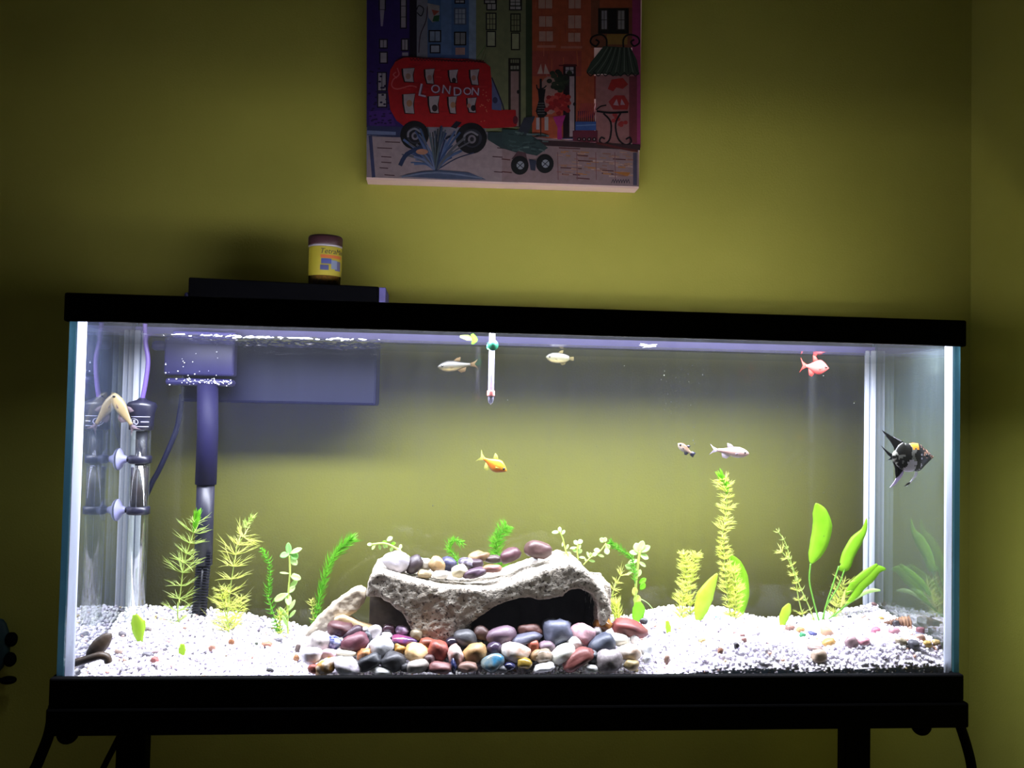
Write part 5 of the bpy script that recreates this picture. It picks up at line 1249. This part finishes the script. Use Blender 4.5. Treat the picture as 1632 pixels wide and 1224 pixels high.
# splash of blue-green blades
for k_i in range(46):
    a = R.uniform(-1.25, 1.25); l = R.uniform(120, 300)*(1 if a > -.9 else .8); x1_, y1_ = 492+math.sin(a)*l, 1075-math.cos(a)*l*.95
    x1_ = min(x1_, 780)
    stroke([(492+R.uniform(-6, 6), 1075), ((492+x1_)/2+R.uniform(-10, 10), (1075+y1_)/2-20), (x1_, y1_)], R.uniform(7, 16), R.choice([(60, 80, 130), (96, 120, 170), (130, 140, 180), (50, 60, 100), (76, 104, 150), (110, 110, 120)]))
for k_i in range(8): stroke([(440+k_i*16, 830+R.uniform(-60, 10)), (470+k_i*6, 950), (490, 1060)], 7, R.choice([(50, 56, 60), (90, 110, 120), (110, 120, 130)]))
PA([(260, 1110), (400, 1078), (520, 1070), (700, 1085), (810, 1130), (540, 1125)], (84, 96, 130)); stroke([(280, 1112), (500, 1085), (780, 1120)], 10, (130, 140, 170)); stroke([(270, 1035), (310, 970), (400, 925)], 26, (44, 60, 100)); ell(405, 955, 38, 18, (214, 150, 120))
# small toy cart with two wheels
PA([(820, 830), (1060, 840), (1100, 900), (1000, 960), (900, 930), (820, 880)], (56, 74, 80)); PA([(0, 810), (120, 820), (200, 860), (290, 930), (220, 980), (120, 960), (40, 930), (0, 900)], (60, 82, 84), 'B'); PA([(140, 740), (210, 730), (160, 850), (90, 850)], (60, 64, 80), 'B')
for i in range(26): x, y = R.uniform(20, 260), R.uniform(830, 950); stroke([(x, y), (x+R.uniform(20, 50), y+R.uniform(-10, 14))], R.uniform(6, 12), R.choice([(80, 104, 104), (44, 60, 66), (110, 130, 130)]), 'B')
PA([(60, 1000), (100, 950), (150, 960), (160, 1010)], (100, 66, 76), 'B')
for (cx, cy) in ((112, 1040), (270, 1030)):
    ell(cx, cy, 56, 60, (24, 24, 30), 'B', 24); ell(cx+4, cy, 24, 26, (180, 184, 196), 'B'); stroke([(cx-16, cy-14), (cx+20, cy+16)], 5, (40, 40, 60), 'B'); stroke([(cx-14, cy+16), (cx+20, cy-16)], 5, (40, 40, 60), 'B')
PA([(170, 1000), (215, 1010), (210, 1075), (180, 1070)], (60, 66, 90), 'B')
me = pyd(VS, FS); set_tint(me, [tuple(q*.29 for q in c_) for c_ in CS])
# turn every face to the room
bm = bmesh.new(); bm.from_mesh(me); 
for f in bm.faces:
    f.normal_update()
    if f.normal.y > 0: f.normal_flip()
bm.to_mesh(me); bm.free()
put('painted_scene', me, attr_mat('paint', .7, .2, noise_amt=.14, scale=90), cv, False)
# lettering on the bus
M_let = mat('letter_white', (130, 124, 140), .6); M_shadow = mat('letter_shadow', (50, 14, 30), .6)
for ch, x, y, s, rot in (('L', 408, 572, 92, .18), ('O', 490, 562, 60, 0), ('N', 558, 566, 62, .1), ('D', 628, 578, 62, -.05), ('O', 690, 576, 54, .1), ('N', 740, 578, 56, .05)):
    for mm, dx, dy, yo, nm in ((M_shadow, 5, 5, .0042, 'letter_shadow'), (M_let, 0, 0, .0048, 'letter')):
        me = text_mesh(ch, s/3.948*mpp(YP)*1.25, 0); c = at(*Z(x+dx, y+dy, 'A'), YP-yo)
        for q in me.vertices:
            a, b2 = q.co.x, q.co.y; q.co = Vector((c.x+a*math.cos(rot)-b2*math.sin(rot)*-1, YP-yo+.0001, c.z+b2*math.cos(rot)-a*math.sin(rot)))
        put(nm, me, mm, cv, False)

# ------------------------------------------------------------------ teal ornament at the left edge
YO = YW-.03
orn = tag(empty('wall_ornament', at(5, 1035, YO)), 'teal wall ornament with round black knobs at the left edge', 'ornament')
me = stone_mesh(.030, .012, .050, .12, 2.3, 99); o = put('body', me, mat('teal_paint', (10, 50, 58), .7, (10, 36, 42), scale=30), orn)
o.location = at(-12, 1030, YO)-orn.location
for (px, py, rx, rz) in ((18, 1019, 9, 11), (16, 1051, 9, 11), (13, 1084, 12, 6)):
    c = at(px, py, YO-.004); kk = mpp(YO)
    me = stone_mesh(rx*kk, rx*kk*.8, rz*kk, .05, 2.1, 50+py); o = put('knob', me, M_black, orn); o.location = c-orn.location
    tube('knob_stalk', [at(-12, py-2, YO), c], .003, M_black, orn, 8)

# ------------------------------------------------------------------ specks drifting in the water
bm = bmesh.new(); R = random.Random(11)
for k in range(110):
    px = R.uniform(620, 1390); py = R.uniform(575, 860)
    if R.random() < .4: px = R.gauss(1085, 30); py = R.uniform(580, 720)
    c = at(px, py, R.uniform(.02, .2)); s = R.uniform(.0003, .0008)
    bmesh.ops.create_icosphere(bm, subdivisions=1, radius=1, matrix=Matrix.Translation(c) @ Matrix.Diagonal((s, s, s*R.uniform(.7, 1.8), 1)))
o = put('water_specks', mesh_of(bm), mat('speck', (80, 84, 66), .6, transl=.3)); tag(o, 'tiny pale specks of debris drifting in the aquarium water', 'debris', kind='stuff')
